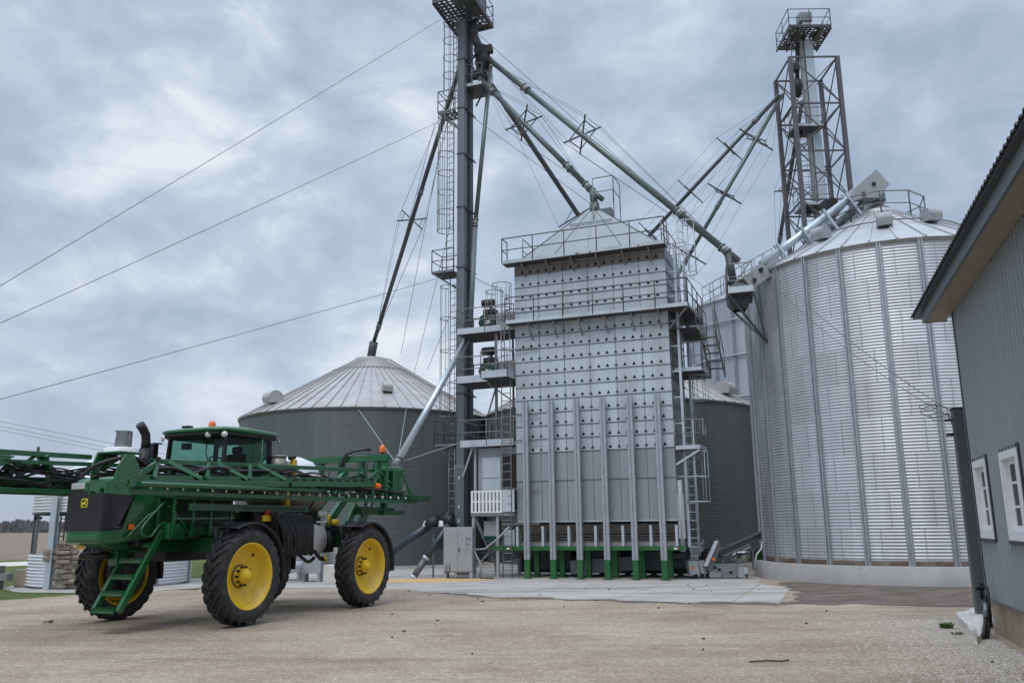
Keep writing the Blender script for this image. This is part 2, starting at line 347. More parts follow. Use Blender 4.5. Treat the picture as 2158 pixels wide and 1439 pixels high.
        base = ramp(nz(1.6, 8, .75, (.6, 1.1, 1), .2), [(.3, (.095, .075, .06)), (.5, (.175, .145, .12)), (.72, (.32, .285, .25))])
        base = mix(mr(nz(18, 4, .7), .5, .72, 0, .7), base, (.10, .08, .06)); bh, bs, bd = nz(14, 5, .7), .9, .06
    elif kind == 'pad':
        base = ramp(nz(.8, 7, .6), [(.3, (.36, .34, .31)), (.55, (.45, .44, .42)), (.75, (.51, .505, .49))])
        base = mix(mr(nz(.6, 7, .65, (.22, 1.7, 1), -.1, .6), .48, .64, 0, .8), base, (.27, .225, .18))
        base = mix(mr(nz(6, 5, .7), .62, .74, 0, .7), base, (.19, .165, .14))
        bk = n_('ShaderNodeTexBrick'); bk.inputs['Scale'].default_value = 1.; bk.inputs['Brick Width'].default_value = 3.0; bk.inputs['Row Height'].default_value = 2.6; bk.offset = 0
        bk.inputs['Mortar Size'].default_value = .014; bk.inputs['Color1'].default_value = (1, 1, 1, 1); bk.inputs['Color2'].default_value = (.96, .96, .95, 1); bk.inputs['Mortar'].default_value = (.45, .43, .40, 1)
        mp = n_('ShaderNodeMapping'); mp.inputs['Rotation'].default_value = (0, 0, .375); L(c.outputs['Object'], mp.inputs[0]); L(mp.outputs[0], bk.inputs['Vector'])
        base = mix(1., base, bk.outputs[0], 'MULTIPLY'); bh, bs, bd = nz(20, 5, .6), .25, .01
    L(base, p.inputs['Base Color'])
    bp = n_('ShaderNodeBump'); bp.inputs['Strength'].default_value = bs; bp.inputs['Distance'].default_value = bd; L(bh, bp.inputs['Height']); L(bp.outputs[0], p.inputs['Normal'])
for k in ('gravel', 'field', 'grass', 'road', 'dirt', 'pad'): ground_mat(k + '_surface', k)
# ================================================================== SETTING
def sheet(name, pts, z, mt, kind='structure', label=None):
    mb = MB(); mb.add([(x, y, z) for x, y in pts], [tuple(range(len(pts)))]); return struct(mb, name, mt, kind, label)
def rough_edge(pts, amp, step=.35, closed=True, seed=1):
    r = random.Random(seed); out = []
    k = len(pts) if closed else len(pts) - 1
    for i in range(k):
        a = Vector(pts[i]); b = Vector(pts[(i + 1) % len(pts)]); n = max(1, int((b - a).length / step)); d = (b - a).normalized(); w = 0
        for j in range(n):
            w = .6 * w + r.uniform(-amp, amp); q = a + (b - a) * (j / n) + Vector((-d.y, d.x)) * (w if j else 0); out.append((q.x, q.y))
    return out
# one sheet out to the horizon: the tilled field
sheet('field', [(-7000, -300), (7000, -300), (7000, 9000), (-7000, 9000)], -.03, 'field_surface')
yard = rough_edge([(-13.0, 27.4), (-13.6, 26.3), (-14.5, 24.4), (-30, 21), (-60, 10), (-40, -30), (60, -30), (60, 70), (-9, 66), (-9.2, 31.5), (-10.2, 28.2)], .25, .5, seed=3)
sheet('gravel_yard', yard, -.012, 'gravel_surface')
# grass verges on the left
sheet('lawn', rough_edge([(-80, 18), (-8.8, 18), (-8.8, 54), (-24, 62), (-80, 40)], .3, 2., seed=5), -.02, 'grass_surface')
road = [(-75, 28.5), (-31, 45.3), (-20, 58.4), (10, 100), (7, 104), (-23, 66.2), (-33, 53.2), (-78, 36.5)]
sheet('farm_road', road, -.016, 'road_surface')
pad = rough_edge([(-3.1, 27.3), (-1.8, 25.5), (1.3, 23.2), (3.8, 22.15), (6.35, 21.45)], .30, .28, False, 4) + [(6.4, 21.4), (8.15, 26.1), (7.9, 28.4), (9.2, 33), (8, 46), (-8, 46), (-10.6, 33.5), (-10.3, 29.0), (-6.2, 28.6)]
sheet('concrete_pad', pad, -.006, 'pad_surface')
sheet('concrete_pad', rough_edge([(-17.8, 30.2), (-15.6, 27.9), (-12.6, 27.2), (-10.4, 29.2), (-11, 34.6), (-17.6, 35.2)], .1, .5, True, 8), -.0085, 'pad_surface')
sheet('bare_dirt', rough_edge([(7.2, 21.9), (8.8, 20.6), (10.6, 20.0), (13.5, 20.5), (16.5, 22), (17, 26), (12, 27.2), (9.3, 29.2), (8.6, 28.6), (8.25, 26.0)], .3, .5, True, 6), -.004, 'dirt_surface')
sheet('bare_dirt', rough_edge([(-2.9, 26.9), (-1.6, 24.9), (1.3, 22.75), (3.8, 21.75), (6.4, 20.9), (8.6, 20.9), (8.5, 22.2), (6.4, 21.8), (3.8, 22.6), (1.3, 23.7), (-1.8, 26.0)], .28, .35, True, 16), -.0095, 'dirt_surface')
# crushed white stone by the barn, stones on the yard: too many to count
def stones(name, n, fn, s0, s1, mt, label, seed):
    r = random.Random(seed); mb = MB()
    for i in range(n):
        x, y = fn(r); s = r.uniform(s0, s1) * (1 if r.random() < .9 else 1.7); a = r.uniform(0, 6.3); vs = []
        ct, st = math.cos(a), math.sin(a)
        for q in ((-1, -.7, 0), (1, -.8, 0), (.9, .8, 0), (-.8, .7, 0), (-.5, -.4, .9), (.6, -.3, .7), (.4, .45, .95), (-.4, .4, .75)):
            u = Vector(q) + Vector((r.uniform(-.25, .25), r.uniform(-.25, .25), 0)); vs.append((x + s * (u.x * ct - u.y * st), y + s * .8 * (u.x * st + u.y * ct), -.012 + s * .55 * u.z))
        mb.add(vs, [(0, 1, 5, 4), (1, 2, 6, 5), (2, 3, 7, 6), (3, 0, 4, 7), (4, 5, 6, 7)])
    return struct(mb, name, mt, 'stuff', label)
def near_pos(r):
    y = 9 + 14 * r.random() ** 1.6; return r.uniform(-.68, .62) * y, y
stones('gravel_stones', 4200, near_pos, .005, .012, 'pebble', 'pale loose stones scattered over the gravel yard', 11)
def barn_pos(r):
    t = r.random(); y = 9.5 + 8.2 * t; b = 7.9 + (y - 15) * .31; return b - abs(r.gauss(0, .95)) + .1, y
stones('crushed_stone', 9000, barn_pos, .007, .016, 'pale_stone', 'white crushed stone along the foot of the barn wall', 12)
# far bare woods
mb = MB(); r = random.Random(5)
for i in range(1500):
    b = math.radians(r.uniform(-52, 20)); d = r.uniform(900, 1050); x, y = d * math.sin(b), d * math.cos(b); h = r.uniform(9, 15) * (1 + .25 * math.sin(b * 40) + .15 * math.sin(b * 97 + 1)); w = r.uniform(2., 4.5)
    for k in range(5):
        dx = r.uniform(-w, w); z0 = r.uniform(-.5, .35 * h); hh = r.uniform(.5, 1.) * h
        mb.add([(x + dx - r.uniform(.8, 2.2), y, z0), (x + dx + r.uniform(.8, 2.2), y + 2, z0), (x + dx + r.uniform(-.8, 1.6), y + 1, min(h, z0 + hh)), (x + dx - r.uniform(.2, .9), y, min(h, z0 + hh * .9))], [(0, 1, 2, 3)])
struct(mb, 'far_woods', 'hazy_wood', 'stuff', 'grey band of leafless woods along the far field edge')
# pale corn spilled under the augers
mb = MB(); r = random.Random(9)
ring = []
cx, cy = -2.9, 31.7
n = 40
for k, (rr, z) in enumerate(((1, -.004), (.75, .02), (.4, .04), (.05, .05))):
    for i in range(n):
        t = 2 * PI * i / n; w = 1 + .13 * math.sin(3 * t + 1) + .09 * math.sin(7 * t); ring.append((cx + 2.0 * rr * w * math.cos(t), cy + .95 * rr * w * math.sin(t), z))
mb.add(ring, [(k * n + i, k * n + (i + 1) % n, (k + 1) * n + (i + 1) % n, (k + 1) * n + i) for k in range(3) for i in range(n)], True)
struct(mb, 'spilled_corn', 'corn', 'stuff', 'yellow corn spilled on the concrete by the grey cabinet')
# ================================================================== GRAIN BINS
def corrugated(R, z0, z1, pitch, amp, nseg, per=6):
    k = int((z1 - z0) / pitch * per)
    return [(R + amp * math.sin(2 * PI * i / per), z0 + (z1 - z0) * i / k) for i in range(k + 1)]
def grain_bin(label, C, R, zb, ze, slope, wallmat, roofmat, nrib, ribw, nst=0, th0=0, collar=.8, seg=128, rings=(), rib_h=.06, group=None, pitch=.1016):
    t = thing('grain_bin', label, 'grain bin', (C[0], C[1], 0), 0, group)
    MB().lathe(corrugated(R, zb, ze, pitch, .0085, seg), seg).build('wall', wallmat, t)
    f = MB(); f.lathe([(R + .28, -.2), (R + .28, zb - .02), (R + .22, zb), (R - .3, zb + .001)], 96); f.build('foundation', 'concrete_wall', t)
    ts = math.tan(math.radians(slope)); Re = R + .09; zc = ze + (Re - collar) * ts
    rf = MB(); vs = []; fs = []
    for i in range(nrib):
        a0 = th0 + 2 * PI * i / nrib; a1 = th0 + 2 * PI * (i + 1) / nrib
        p = [(Re * math.cos(a0), Re * math.sin(a0), ze), (Re * math.cos(a1), Re * math.sin(a1), ze), (collar * math.cos(a1), collar * math.sin(a1), zc), (collar * math.cos(a0), collar * math.sin(a0), zc)]
        rf.add(p, [(0, 1, 2, 3)])
        q0 = Vector(p[0]); q1 = Vector(p[3]); nrm = Vector((-math.sin(math.radians(slope)) * -math.cos(a0), math.sin(math.radians(slope)) * math.sin(a0), math.cos(math.radians(slope))))
        rf.bar(q0 + nrm * rib_h * .45, q1 + nrm * rib_h * .45, ribw, rib_h, up=nrm)
    rf.lathe([(Re, ze), (Re, ze - .07), (R - .02, ze - .07)], nrib * 2, a0=th0, a1=th0 + 2 * PI)
    roof = rf.build('roof', roofmat, t)
    c = MB(); c.lathe([(collar + .06, zc - .04), (collar + .06, zc + .10), (collar - .1, zc + .14), (.05, zc + .24)], 40); c.build('roof_collar', roofmat, roof)
    e = MB(); r2 = Re - .02
    e.lathe([(r2 + .015, ze - .05), (r2 + .03, ze - .02), (r2 + .015, ze + .0)], nrib * 2); e.build('eave_ring', 'trim_dark', t)
    for i in range(nst):
        a = th0 + 2 * PI * i / nst; ca, sa = math.cos(a), math.sin(a); ra = Vector((ca, sa, 0)); tg = Vector((-sa, ca, 0)); s = MB()
        prof = [(-.10, .012), (-.10, .03), (-.065, .03), (-.065, .09), (-.025, .09), (-.025, .035), (.025, .035), (.025, .09), (.065, .09), (.065, .03), (.10, .03), (.10, .012)]
        fn = lambda z: (lambda u, w: ra * (R + w) + tg * u + Vector((0, 0, z)))
        s.prism(prof, fn(zb + .005), fn(ze - .02)); s.build('wall_stiffener', 'stiffener_steel', t)
    for z in rings:
        g = MB(); g.lathe([(R + .10, z - .05), (R + .16, z - .05), (R + .16, z + .05), (R + .10, z + .05)], seg); g.build('wind_ring', 'stiffener_steel', t)
    return t, roof, zc, ts, Re
def roof_vent(roof, ze, ts, Re, az, rr, w=.62, mt='bright_roof', hood=.42):
    """curved hood vent standing on the roof slope"""
    d = Vector((math.cos(az), math.sin(az), 0)); tg = Vector((-math.sin(az), math.cos(az), 0)); z = ze + (Re - rr) * ts; c = d * rr + Vector((0, 0, z))
    mb = MB(); arc = [(-hood, -.05), (-hood, .12)] + [(-hood * math.cos(PI * k / 20), .12 + .95 * hood * math.sin(PI * k / 20)) for k in range(1, 20)] + [(hood, .12), (hood * .8, -.12)]
    fn = lambda s: (lambda u, v: c + d * u + tg * s * w / 2 + Vector((0, 0, v + .15)))
    mb.prism(arc, fn(-1), fn(1)); o = mb.build('roof_vent', mt, roof)
    b = MB(); b.bar(c - Vector((0, 0, .1)), c + Vector((0, 0, .15)), w * .8, w * .8); b.build('vent_base', 'old_roof', o) if False else None
    return o
# bright bin on the right
CB, RB = (14.2426, 31.2707), 5.1461
rbin, rroof, rzc, rts, rRe = grain_bin('tall shiny corrugated bin with close stiffeners on a concrete ring beside the barn', CB, RB, .56, 10.89, 30, 'bright_galvanised', 'bright_roof', 38, .05, 26, 3.0707 - .0, .80, 160, group='grain bins')
for az, rr in ((-1.93, 3.55), (-1.42, 3.2), (2.83, 3.9), (-2.55, 3.6), (-.95, 3.6)): roof_vent(rroof, 10.89, rts, rRe, az, rr, .50, 'cabinet_grey', .29)
def railing(mb, pts, h=1.05, step=1.2, r=.022, close=False, mid=True, toe=None):
    P = [Vector(q) for q in pts]; P = P + [P[0]] if close else P; up = Vector((0, 0, h))
    for a, b in zip(P, P[1:]):
        mb.tube(a + up, b + up, r, 6); 
        if mid: mb.tube(a + up * .52, b + up * .52, r * .85, 6)
        n = max(1, round((b - a).length / step))
        for i in range(n + 1):
            q = a + (b - a) * (i / n); mb.tube(q, q + up, r, 6)
    return mb
MB().lathe([(RB + .02, .562), (RB + .03, .70), (RB + .015, .72)], 128).build('base_flashing', 'rust_brown', rbin.children[0])
for i in range(26):
    sm = MB()
    for k in range(9):
        a = 3.0707 + 2 * PI * (i + (.36, .64)[k % 2]) / 26; ca, sa = math.cos(a), math.sin(a); z = .6 + 1.14 * k; sm.bar(((RB + .005) * ca, (RB + .005) * sa, z), ((RB + .005) * ca, (RB + .005) * sa, z + 1.1), .022, .018, up=(ca, sa, 0))
    sm.build('sheet_seam', 'stiffener_steel', rbin.children[0])
# peak walkway rail of the right bin
pk = [(1.75 * math.cos(2 * PI * i / 10), 1.75 * math.sin(2 * PI * i / 10), 10.89 + (rRe - 1.75) * rts) for i in range(10)]
railing(MB(), pk[5:] + pk[:3], 1.0, 1.0, .025).build('peak_railing', 'rail_steel', rroof)
mb = MB(); mb.lathe([(3.0, 10.89 + (rRe - 3.0) * rts + .10), (3.03, 10.89 + (rRe - 3.0) * rts + .13), (3.0, 10.89 + (rRe - 3.0) * rts + .16)], 60); mb.build('roof_ring', 'rail_steel', rroof)
# left bin, old and dull
lbin, lroof, lzc, lts, lRe = grain_bin('old dull grey bin with streaked roof behind the green sprayer', (-8.04, 47.32), 6.93, .1, 7.55, 30, 'old_galvanised', 'old_roof', 62, .05, 0, .02, .85, 160, group='grain bins')
roof_vent(lroof, 7.55, lts, lRe, math.atan2(-47.3, 8.04) - .93, 6.1, .7, 'old_roof', .42)
roof_vent(lroof, 7.55, lts, lRe, math.atan2(-47.3, 8.04) + .16, 5.35, .5, 'old_roof', .28)
mb = MB(); mb.lathe([(2.2, 7.55 + (lRe - 2.2) * lts + .02), (2.2, 7.55 + (lRe - 2.2) * lts + .10), (2.14, 7.55 + (lRe - 2.2) * lts + .12)], 60); mb.build('roof_ring', 'rail_steel', lroof)
# ladder up the right slope of its roof
mb = MB(); az = math.atan2(-47.3, 8.04) + .95
for s in (-.22, .22):
    d = Vector((math.cos(az), math.sin(az), 0)); tg = Vector((-math.sin(az), math.cos(az), 0)); a = d * 6.9 + tg * s + Vector((0, 0, 7.75)); b = d * 1.2 + tg * s + Vector((0, 0, 7.55 + (lRe - 1.2) * lts + .2)); mb.tube(a, b, .03, 6)
for i in range(22):
    q = a + (b - a) * (1 - i / 21) ; mb.tube(q, q - tg * .44, .03, 5)
mb.build('roof_ladder', 'old_roof', lroof)
# middle bin behind the dryer
b_ = math.atan2(*ray(1300, 700).xy); mbin, mroof, mzc, mts, mRe = grain_bin('old dull grey bin half hidden behind the tall dryer', (46.2 * math.sin(b_), 46.2 * math.cos(b_)), 7.3, .1, 7.55, 30, 'old_galvanised', 'old_roof', 62, .06, 0, .05, .85, 160, group='grain bins')
roof_vent(mroof, 7.55, mts, mRe, -b_ - PI / 2 + .93, 6.5, .7, 'old_roof', .42)
# tall bin far behind on the right
bbin, broof, bzc, bts, bRe = grain_bin('tall galvanised bin with wind rings standing behind dryer and shiny bin', (16.09, 49.45), 5.36, .5, 14.22, 30, 'back_galvanised', 'bright_roof', 38, .05, 26, .05, .8, 128, (12.9, 10.9, 8.6, 6.), group='grain bins')
a1 = PI + .35
mb = MB(); railing(mb, [(5.3 * math.cos(a1) * k + 0, 5.3 * math.sin(a1) * k - .0, 14.25 + 5.3 * (1 - k) * .577) for k in (1, .15)], 1.05, .9, .025)
railing(mb, [(5.3 * math.cos(a1) * k + .25, 5.3 * math.sin(a1) * k - .8, 14.25 + 5.3 * (1 - k) * .577) for k in (1, .15)], 1.05, .9, .025); mb.build('roof_walkway', 'rail_steel', broof)
# ================================================================== GRAIN DRYER
DO = Vector((.124, 32.6, 0)); DRZ = math.atan2(-.3665, .9304)
dryer = thing('grain_dryer', 'tall galvanised tower dryer with rows of triangular holes on green legs', 'grain dryer', DO, DRZ)
W, DP, PZ, RH, NR = 6.06, 2.7, 4.58, .503, 14
def hole_panel(x0, x1, pitch, z0, rows, y, dirn=1, ax='x'):
    mb = MB(); n = round((x1 - x0) / pitch)
    def P(u, z, d=0): return (u, y + d, z) if ax == 'x' else (y - d, u, z)
    for r_ in range(rows):
        zb = z0 + r_ * RH; zt = zb + RH
        edges = [x0] + [x0 + pitch * (k + .5) for k in range(n)] + [x1]
        for k in range(n + 1):
            a, b = edges[k], edges[k + 1]; c = x0 + pitch * k
            if k in (0, n): mb.add([P(a, zb), P(b, zb), P(b, zt), P(a, zt)], [(0, 1, 2, 3)]); continue
            p, q, t = (c - .076, zb + .07), (c + .076, zb + .07), (c, zb + .20)
            vs = [P(a, zb), P(b, zb), P(b, zt), P(a, zt), P(*p), P(*q), P(*t)]
            mb.add(vs, [(0, 1, 5, 4), (1, 2, 6, 5), (2, 3, 6), (3, 0, 4, 6)])
    return mb
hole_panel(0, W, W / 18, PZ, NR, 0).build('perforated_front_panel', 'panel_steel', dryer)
hole_panel(0, W, W / 18, PZ + NR * RH, 1, 0).build('stained_top_panel', 'stained_panel', dryer)
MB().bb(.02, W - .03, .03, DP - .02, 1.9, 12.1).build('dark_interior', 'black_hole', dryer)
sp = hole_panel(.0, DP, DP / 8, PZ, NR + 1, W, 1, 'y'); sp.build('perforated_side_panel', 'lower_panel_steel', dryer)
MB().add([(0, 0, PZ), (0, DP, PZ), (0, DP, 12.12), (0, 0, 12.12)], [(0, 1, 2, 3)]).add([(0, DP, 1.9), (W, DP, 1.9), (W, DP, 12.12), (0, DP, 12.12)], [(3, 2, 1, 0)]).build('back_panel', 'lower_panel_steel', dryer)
s = MB()
for k in range(NR + 1):
    z = PZ + k * RH; s.bb(-.015, W + .015, -.022, .0, z - .014, z + .014); s.bb(W, W + .022, -.0, DP, z - .02, z + .02)
s.build('panel_flange', 'elevator_grey', dryer)
s = MB()
for k in range(1, 6):
    u = W * k / 6; s.bb(u - .010, u + .010, -.012, -.001, PZ + .02, 12.1)
s.build('panel_seam', 'elevator_grey', dryer)
# blank lower wall
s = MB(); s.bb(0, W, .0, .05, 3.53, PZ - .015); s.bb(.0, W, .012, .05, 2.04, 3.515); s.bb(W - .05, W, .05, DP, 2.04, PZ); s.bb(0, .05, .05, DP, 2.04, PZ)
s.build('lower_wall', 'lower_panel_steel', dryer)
s = MB()
for k in range(1, 12):
    u = W * k / 12; s.bb(u - .009, u + .009, -.008, .012, 2.04, PZ - .02)
s.bb(0, W, -.012, .012, 3.51, 3.535); s.build('lower_seam', 'elevator_grey', dryer)
s = MB(); s.bb(.02, W - .02, -.02, .02, 2.0, 2.045); s.build('bottom_lip', 'pale_elevator', dryer)
# tapering hopper underneath, slatted outlet, base strip
s = MB(); s.add([(0, .03, 2.0), (W, .03, 2.0), (W, .42, 1.62), (0, .42, 1.62)], [(3, 2, 1, 0)]); s.add([(W, .03, 2.), (W, DP - .03, 2.), (W - .3, DP - .4, 1.62), (W - .3, .42, 1.62)], [(3, 2, 1, 0)]); s.build('hopper', 'taupe_hopper', dryer)
s = MB()
for k in range(4): s.bb(.0, W - .1, .40 - .03 * (k % 2), .46, 1.57 - k * .095, 1.62 - k * .095)
s.build('outlet_slat', 'taupe_hopper', dryer)
MB().bb(0, W - .1, .5, 2.3, 1.14, 1.62).build('hopper_core', 'black_plastic', dryer)
s = MB()
for k in range(12): s.bb(W * k / 12 + .02, W * (k + 1) / 12 - .02, .25, .49, 1.135, 1.27)
s.build('outlet_box', 'cabinet_grey', dryer)
for k in range(7):
    u = min(W - .06, W * k / 6 + .04); s = MB()
    s.prism([(-.12, 1.14), (.10, 1.14), (.10, 1.74), (.04, 1.80), (-.12, 1.86)], lambda a, b: (u - .045, a, b), lambda a, b: (u + .045, a, b)); s.build('base_bracket', 'pale_elevator', dryer)
s = MB(); s.bb(-1.05, W + .18, -.16, -.06, .99, 1.135); s.bb(-1.05, W + .18, DP - .2, DP - .05, .99, 1.135); s.bb(-1.05, -.95, -.06, DP - .2, .995, 1.13); s.bb(W + .08, W + .18, -.06, DP - .2, .995, 1.13)
s.build('base_beam', 'dryer_green', dryer, bevel=.008)
for k in range(6):
    u = .50 + 1.013 * k
    s = MB(); 
    s.bb(u - .105, u - .028, -.36, -.20, .67, 6.5); s.bb(u - .028, u + .028, -.32, -.20, .672, 6.49); s.bb(u + .028, u + .105, -.36, -.20, .67, 6.5); s.bb(u - .03, u + .03, -.20, .0, 2.1, 6.4)
    s.build('column_channel', 'stiffener_steel', dryer)
    for y in (-.28, .75, DP - .15):
        s = MB(); s.bb(u - .10, u + .10, y - .085, y + .085, .012, .668 if y < 0 else .99); s.bb(u - .16, u + .16, y - .14, y + .14, 0, .012); s.build('leg', 'dryer_green', dryer)
# little red and white markers on the beam ends
for u in (-.25, W - .05):
    MB().bb(u - .12, u + .0, -.168, -.16, 1.03, 1.09).build('marker_plate', 'white_paint', dryer); MB().bb(u + .01, u + .1, -.168, -.16, 1.03, 1.09).build('marker_plate', 'red_lens', dryer)
# roof cone
s = MB(); a = .34; cx = W / 2; cyy = DP / 2; b4 = [(.0, 0, 12.12), (W, 0, 12.12), (W, DP, 12.12), (0, DP, 12.12)]; t4 = [(cx - a, cyy - a, 14.28), (cx + a, cyy - a, 14.28), (cx + a, cyy + a, 14.28), (cx - a, cyy + a, 14.28)]
s.add(b4 + t4, [(0, 1, 5, 4), (1, 2, 6, 5), (2, 3, 7, 6), (3, 0, 4, 7), (4, 5, 6, 7)])
cone = s.build('roof_cone', 'cone_steel', dryer)
s = MB()
for i in range(4): s.bar(Vector(b4[i]) + Vector((0, 0, .02)), Vector(t4[i]) + Vector((0, 0, .02)), .035, .03)
for k in range(1, 4):
    f = k / 4; lo = Vector((W * f, -.01, 12.13)); hi = Vector((cx - a + 2 * a * f, cyy - a - .01, 14.28)); s.bar(lo, hi, .018, .018)
s.bar((cx - a - .55, cyy - a - .33 , 13.72), (cx + a + .55, cyy - a - .33, 13.72), .03); s.build('cone_seam', 'dark_galvanised', cone)
s = MB(); s.tube((cx, cyy, 14.28), (cx, cyy, 14.75), .2, 16); s.tube((cx, cyy, 14.28), (cx, cyy, 14.33), .27, 16); s.bb(cx + .15, cx + .75, cyy - .2, cyy + .25, 14.1, 14.4); s.build('inlet', 'spout_green_grey', cone)
s = MB(); railing(s, [(cx + .1, cyy - .55, 14.35), (cx + .95, cyy - .55, 14.35), (cx + .95, cyy + .5, 14.35)], 1.25, .9, .022); 
for q in ((cx + .1, cyy - .55), (cx + .95, cyy - .55), (cx + .95, cyy + .5)): s.tube((q[0], q[1], 13.3), (q[0], q[1], 14.4), .025, 6)
s.build('peak_railing', 'rail_steel', cone)
def catwalk(name, poly, z, parent, rails, th=.03, toe=.14, mt='deck_steel', h=1.02, step=1.25, rm='rail_steel', tm='panel_steel'):
    s = MB(); s.prism(poly, lambda x, y: (x, y, z - th), lambda x, y: (x, y, z)); f = s.build(name, mt, parent)
    t = MB(); rl = MB()
    for a_, b_ in rails:
        t.bar((*a_, z + toe / 2 - .03), (*b_, z + toe / 2 - .03), .02, toe)
        railing(rl, [(*a_, z), (*b_, z)], h, step, .022)
    t.build('toe_board', tm, f); rl.build('railing', rm, f); return f
def braces(f, xs, y0, y1, z, dz, mt='rail_steel'):
    for x in xs: s = MB(); s.bar((x, y0, z - .06), (x, y1, z - dz), .045); s.bar((x, y0, z - .06), (x, y1, z - .06), .045, .05); s.build('brace', mt, f)
top = catwalk('top_catwalk', [(-.3, -.58), (W + .12, -.58), (W + .12, -.02), (-.3, -.02)], 12.04, dryer, [((-.3, -.58), (W + .12, -.58)), ((-.3, -.02), (-.3, -.58)), ((W + .12, -.58), (W + .12, -.02))], rm='dark_rail')
braces(top, [.5 + 1.01 * k for k in range(6)], -.54, -.03, 12.0, .45)
s = MB(); railing(s, [(-.25, DP + .3, 12.14), (W + .3, DP + .3, 12.14)], 1.02, 1.25, .022); railing(s, [(.35, .05, 12.14), (.35, DP + .3, 12.14)], 1.02, 1.25, .022); railing(s, [(W - .1, .05, 12.14), (W - .1, DP + .3, 12.14)], 1.02, 1.25, .022); s.build('railing', 'rail_steel', top)
rr_ = random.Random(3); s = MB()
for i in range(160):
    x = rr_.uniform(2.2, W - .1); s.ball((x, -.53 + rr_.uniform(-.04, .25), 12.05), rr_.uniform(.02, .06) * (.5 + .5 * min(1, (x - 1.5) / 2)), 5)
s.build('chaff_pile', 'debris', top)['kind'] = 'stuff'
mid = catwalk('middle_catwalk', [(-.2, -.55), (W + .85, -.55), (W + .85, DP), (W + .03, DP), (W + .03, -.03), (-.2, -.03)], 9.6, dryer, [((-.2, -.55), (W + .85, -.55)), ((W + .85, -.55), (W + .85, DP)), ((-.2, -.55), (-.2, -.03))], rm='dark_rail')
braces(mid, [.75 + 1.01 * k for k in range(6)], -.51, -.03, 9.56, .6)
for y in (-.5, 1.5): MB().bar((W + .8, y, 9.54), (W + .02, max(y, .02), 8.9), .06).build('brace', 'rail_steel', mid)
low2 = catwalk('side_landing', [(W + .02, .2), (W + .98, .2), (W + .98, DP), (W + .02, DP)], 8.95, dryer, [((W + .98, .2), (W + .98, DP))])
l3 = catwalk('side_landing', [(W + .02, .6), (W + 1.05, .6), (W + 1.05, DP), (W + .02, DP)], 7.42, dryer, [((W + 1.05, .6), (W + 1.05, DP)), ((W + .02, .6), (W + 1.05, .6))])
l4 = catwalk('side_landing', [(W + .05, -.1), (W + .95, -.1), (W + .95, 1.2), (W + .05, 1.2)], 4.5, dryer, [((W + .95, -.1), (W + .95, 1.2)), ((W + .05, -.1), (W + .95, -.1))])
for y in (-.08, 1.15): MB().bar((W + .05, y, 3.95), (W + .9, y, 4.44), .07).build('brace', 'panel_steel', l4)
MB().bb(W + .97, W + .99, .3, .65, 5.0, 5.6).build('sign_plate', 'cabinet_grey', l4)
def ladder(parent, x, y, z0, z1, w=.42, cage=None, mt='rail_steel', out=(0, -1), world=False, r=.022, cr=.34, straps=5, ringstep=.9):
    """ladder with side rails and rungs; cage = (from, to) heights"""
    s = MB(); ox, oy = out; tx, ty = -oy, ox
    A = (x - tx * w / 2, y - ty * w / 2); B = (x + tx * w / 2, y + ty * w / 2)
    for q in (A, B): s.tube((*q, z0), (*q, z1), r, 6)
    n = int((z1 - z0) / .3)
    for i in range(1, n): z = z0 + i * .3; s.tube((*A, z), (*B, z), r * .7, 5)
    l = s.build('ladder', mt, parent, world)
    if cage:
        g = MB(); a0 = math.atan2(oy, ox); c = (x + ox * cr * .75, y + oy * cr * .75); k = max(1, round((cage[1] - cage[0]) / ringstep))
        for i in range(k + 1):
            z = cage[0] + (cage[1] - cage[0]) * i / k
            g.path([(*A, z)] + [(c[0] + cr * math.cos(a0 + t), c[1] + cr * math.sin(a0 + t), z) for t in [(-1.9 + 3.8 * j / 10) for j in range(11)]] + [(*B, z)], r * .8, 5) if False else g.path([(c[0] + cr * math.cos(a0 + t), c[1] + cr * math.sin(a0 + t), z) for t in [(-2.3 + 4.6 * j / 12) for j in range(13)]], r * .85, 5)
        for j in range(straps):
            t = -1.9 + 3.8 * j / (straps - 1); g.tube((c[0] + cr * math.cos(a0 + t), c[1] + cr * math.sin(a0 + t), cage[0]), (c[0] + cr * math.cos(a0 + t), c[1] + cr * math.sin(a0 + t), cage[1]), r * .6, 5)
        g.build('ladder_cage', mt, l, world)
    return l
ladder(dryer, W + .55, .35, 9.7, 13.2, cage=(11.0, 13.0), out=(.93, -.37), mt='panel_steel')
ladder(dryer, W + .30, 1.0, 7.42, 10.4, out=(1, 0), mt='panel_steel')
ladder(dryer, W + .45, .55, .8, 5.6, cage=(2.65, 4.4), out=(.8, -.6), mt='panel_steel', cr=.4)
ladder(dryer, W + .50, 1.4, 4.5, 8.4, out=(1, 0), cage=(6.4, 7.3), mt='panel_steel')
s = MB()
for k in range(11): z = 2.6 + k * .95; s.bar((W + .0, .3, z), (W + .32, .3, z), .05)
s.bar((W + .3, .3, 1.1), (W + .3, .3, 12.1), .09); s.bar((W + .3, 2.2, 1.1), (W + .3, 2.2, 12.1), .09); s.build('side_post', 'panel_steel', dryer)
s = MB(); s.tube((W + .12, -.02, .95), (W + .12, -.02, 3.4), .09, 10); s.bb(W + .02, W + .24, -.1, .06, 1.4, 2.9); s.build('sampling_pipe', 'cabinet_grey', dryer)
